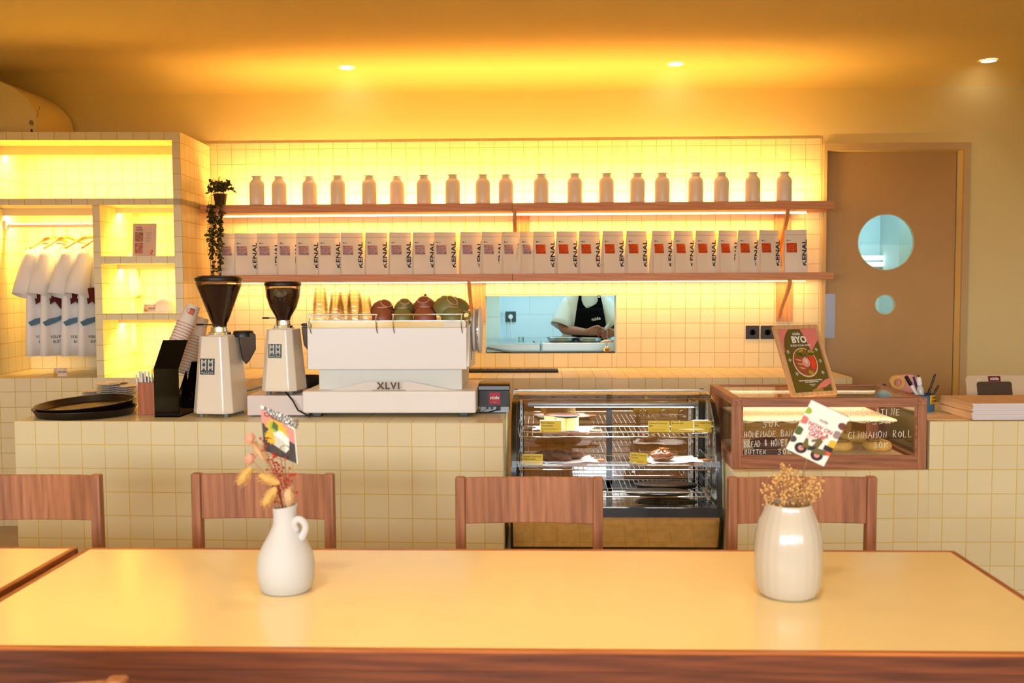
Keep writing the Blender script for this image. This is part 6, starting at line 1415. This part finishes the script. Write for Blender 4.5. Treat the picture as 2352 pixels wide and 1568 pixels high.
# ---- second vase
c2_ = WZ(1809, 1364, ZT)
v2 = thing('ribbed_vase', 'glossy cream ceramic vase with faint vertical ribs, right of the table', 'vase', (c2_.x, c2_.y, ZT))
M_v2 = mat('glossy_vase', (204, 196, 186), .16, coat=.6)
pr = [(0, 0), (.060, 0), (.069, .008), (.0765, .03), (.079, .07), (.079, .115), (.075, .150), (.067, .178), (.058, .198), (.0535, .212), (.0530, .219), (.049, .219), (.050, .200), (.060, .17), (.062, .1), (.05, .02), (0, .015)]
MB().lathe(pr, 96, rib=.005, nr=24).build('body', M_v2, v2, ang=75)
gy = thing('dried_gypsophila', 'bunch of beige dried gypsophila in the ribbed vase', 'dried flowers', (c2_.x+.002, c2_.y, ZT+.13))
stm = MB(); bl_ = MB(); Yg = c2_.y
tg = [(1805, 1075), (1780, 1095), (1830, 1090), (1868, 1100), (1885, 1113), (1765, 1120), (1772, 1140), (1850, 1120), (1810, 1110), (1835, 1135), (1800, 1140), (1865, 1130), (1790, 1160), (1820, 1165), (1850, 1155), (1765, 1150), (1815, 1085), (1795, 1080), (1845, 1100), (1880, 1125), (1840, 1160), (1828, 1115)]
for j, (px, py) in enumerate(tg):
    T = W(px, py, Yg+R_.uniform(-.03, .03))-Vector(gy.location); stm.tube([(0, 0, 0), tuple(T*.55+Vector((0, 0, .02))), tuple(T)], .0009, 5)
    for k_ in range(26):
        u = R_.uniform(.82, 1.04); o_ = Vector((R_.gauss(0, 1), R_.gauss(0, 1), R_.gauss(0, 1)))*.0075; p_ = T*u+o_
        stm.tube([tuple(T*min(u-.05, .95)), tuple(p_)], .0004, 3); bl_.ball(tuple(p_), R_.uniform(.0016, .0033), 8, 5)
stm.build('stems', M_ss, gy, weld=False); bl_.build('blossoms', mat('gypsophila', (232, 186, 118), .8), gy, weld=False)
Q = [W(1864, 918, Yg+.0), W(1948, 958, Yg-.0), W(1892, 1071, Yg-.0), W(1805, 1030, Yg-.0)]
cc2, quad, tx, pos = quadcard('promo_card', 'tilted white promotion card with a scooter drawing clipped above the ribbed vase', 'card', Q)
quad('maroon_edge', [(-.01, .985), (1.0, .985), (1.0, 1.01), (-.01, 1.01)], M_maroon, -.0012)
R3_ = random.Random(5)
for (a, b_, s_, m_) in ((.04, .80, .10, gm), (.06, .62, .12, mat('food_pink', (212, 112, 110), .6)), (.06, .40, .13, gm2), (.03, .22, .10, M_cdk), (.95, .80, .11, mat('food_brown', (110, 56, 50), .6)), (.93, .62, .12, mat('food_grey', (150, 130, 132), .6)), (.95, .42, .14, M_cy), (.93, .28, .13, om)):
    quad('food_photo', [(max(0, min(1, a+s_*cos(t_))), b_+s_*.62*sin(t_)) for t_ in [2*pi*k/14 for k in range(14)]], m_, .0002)
quad('white_panel', [(.16, .06), (.84, .06), (.84, .95), (.16, .95)], M_paper, .0006)
tx('nüde', .011, .5, .74, M_maroon, off=.0012); tx('NOW ON', .0135, .5, .605, M_red, bold=.0003, off=.0012); tx('GOJEK &', .0135, .5, .52, M_red, bold=.0003, off=.0012); tx('GRAB!', .0135, .5, .435, M_red, bold=.0003, off=.0012); tx('order your favourite', .0048, .5, .37, M_mprint, off=.0012)
def circ(cx, cy, r, n=20, k0=1.0): return [(cx+r*cos(2*pi*k/n), cy+r*.66*sin(2*pi*k/n)*k0) for k in range(n)]
for cx_, r_ in ((.30, .15), (.72, .15)):
    quad('scooter_wheel', circ(cx_, .13, r_), M_ink, .0012 if r_ else 0); quad('scooter_wheel', circ(cx_, .13, r_*.45), M_cp, .0016)
quad('scooter_body', [(.30, .13), (.40, .18), (.70, .14), (.92, .20), (.86, .28), (.58, .24), (.42, .24), (.36, .34), (.30, .34)], M_olp, .0020); quad('delivery_box', [(.78, .28), (1.0, .28), (1.0, .37), (.78, .37)], M_ink, .0020)
quad('rider', [(.52, .24), (.66, .24), (.70, .40), (.60, .44), (.44, .34), (.46, .31), (.56, .35)], M_olp, .0024); quad('rider_head', circ(.66, .47, .05), M_coral, .0026); quad('rider_leg', [(.50, .24), (.62, .27), (.60, .20), (.46, .14), (.44, .18)], M_ink, .0026)
wh2 = thing('card_clip', 'thin wire card clip rising from the dried gypsophila', 'card holder', (gy.location.x+.012, Yg+.004, ZT+.13))
TT = W(1858, 1040, Yg+.006)-Vector(wh2.location); MB().tube([(0, 0, 0), (TT.x*.35, 0, TT.z*.6), (TT.x, TT.y, TT.z)], .0009, 6).build('wire', mat('clip_wire'), wh2)
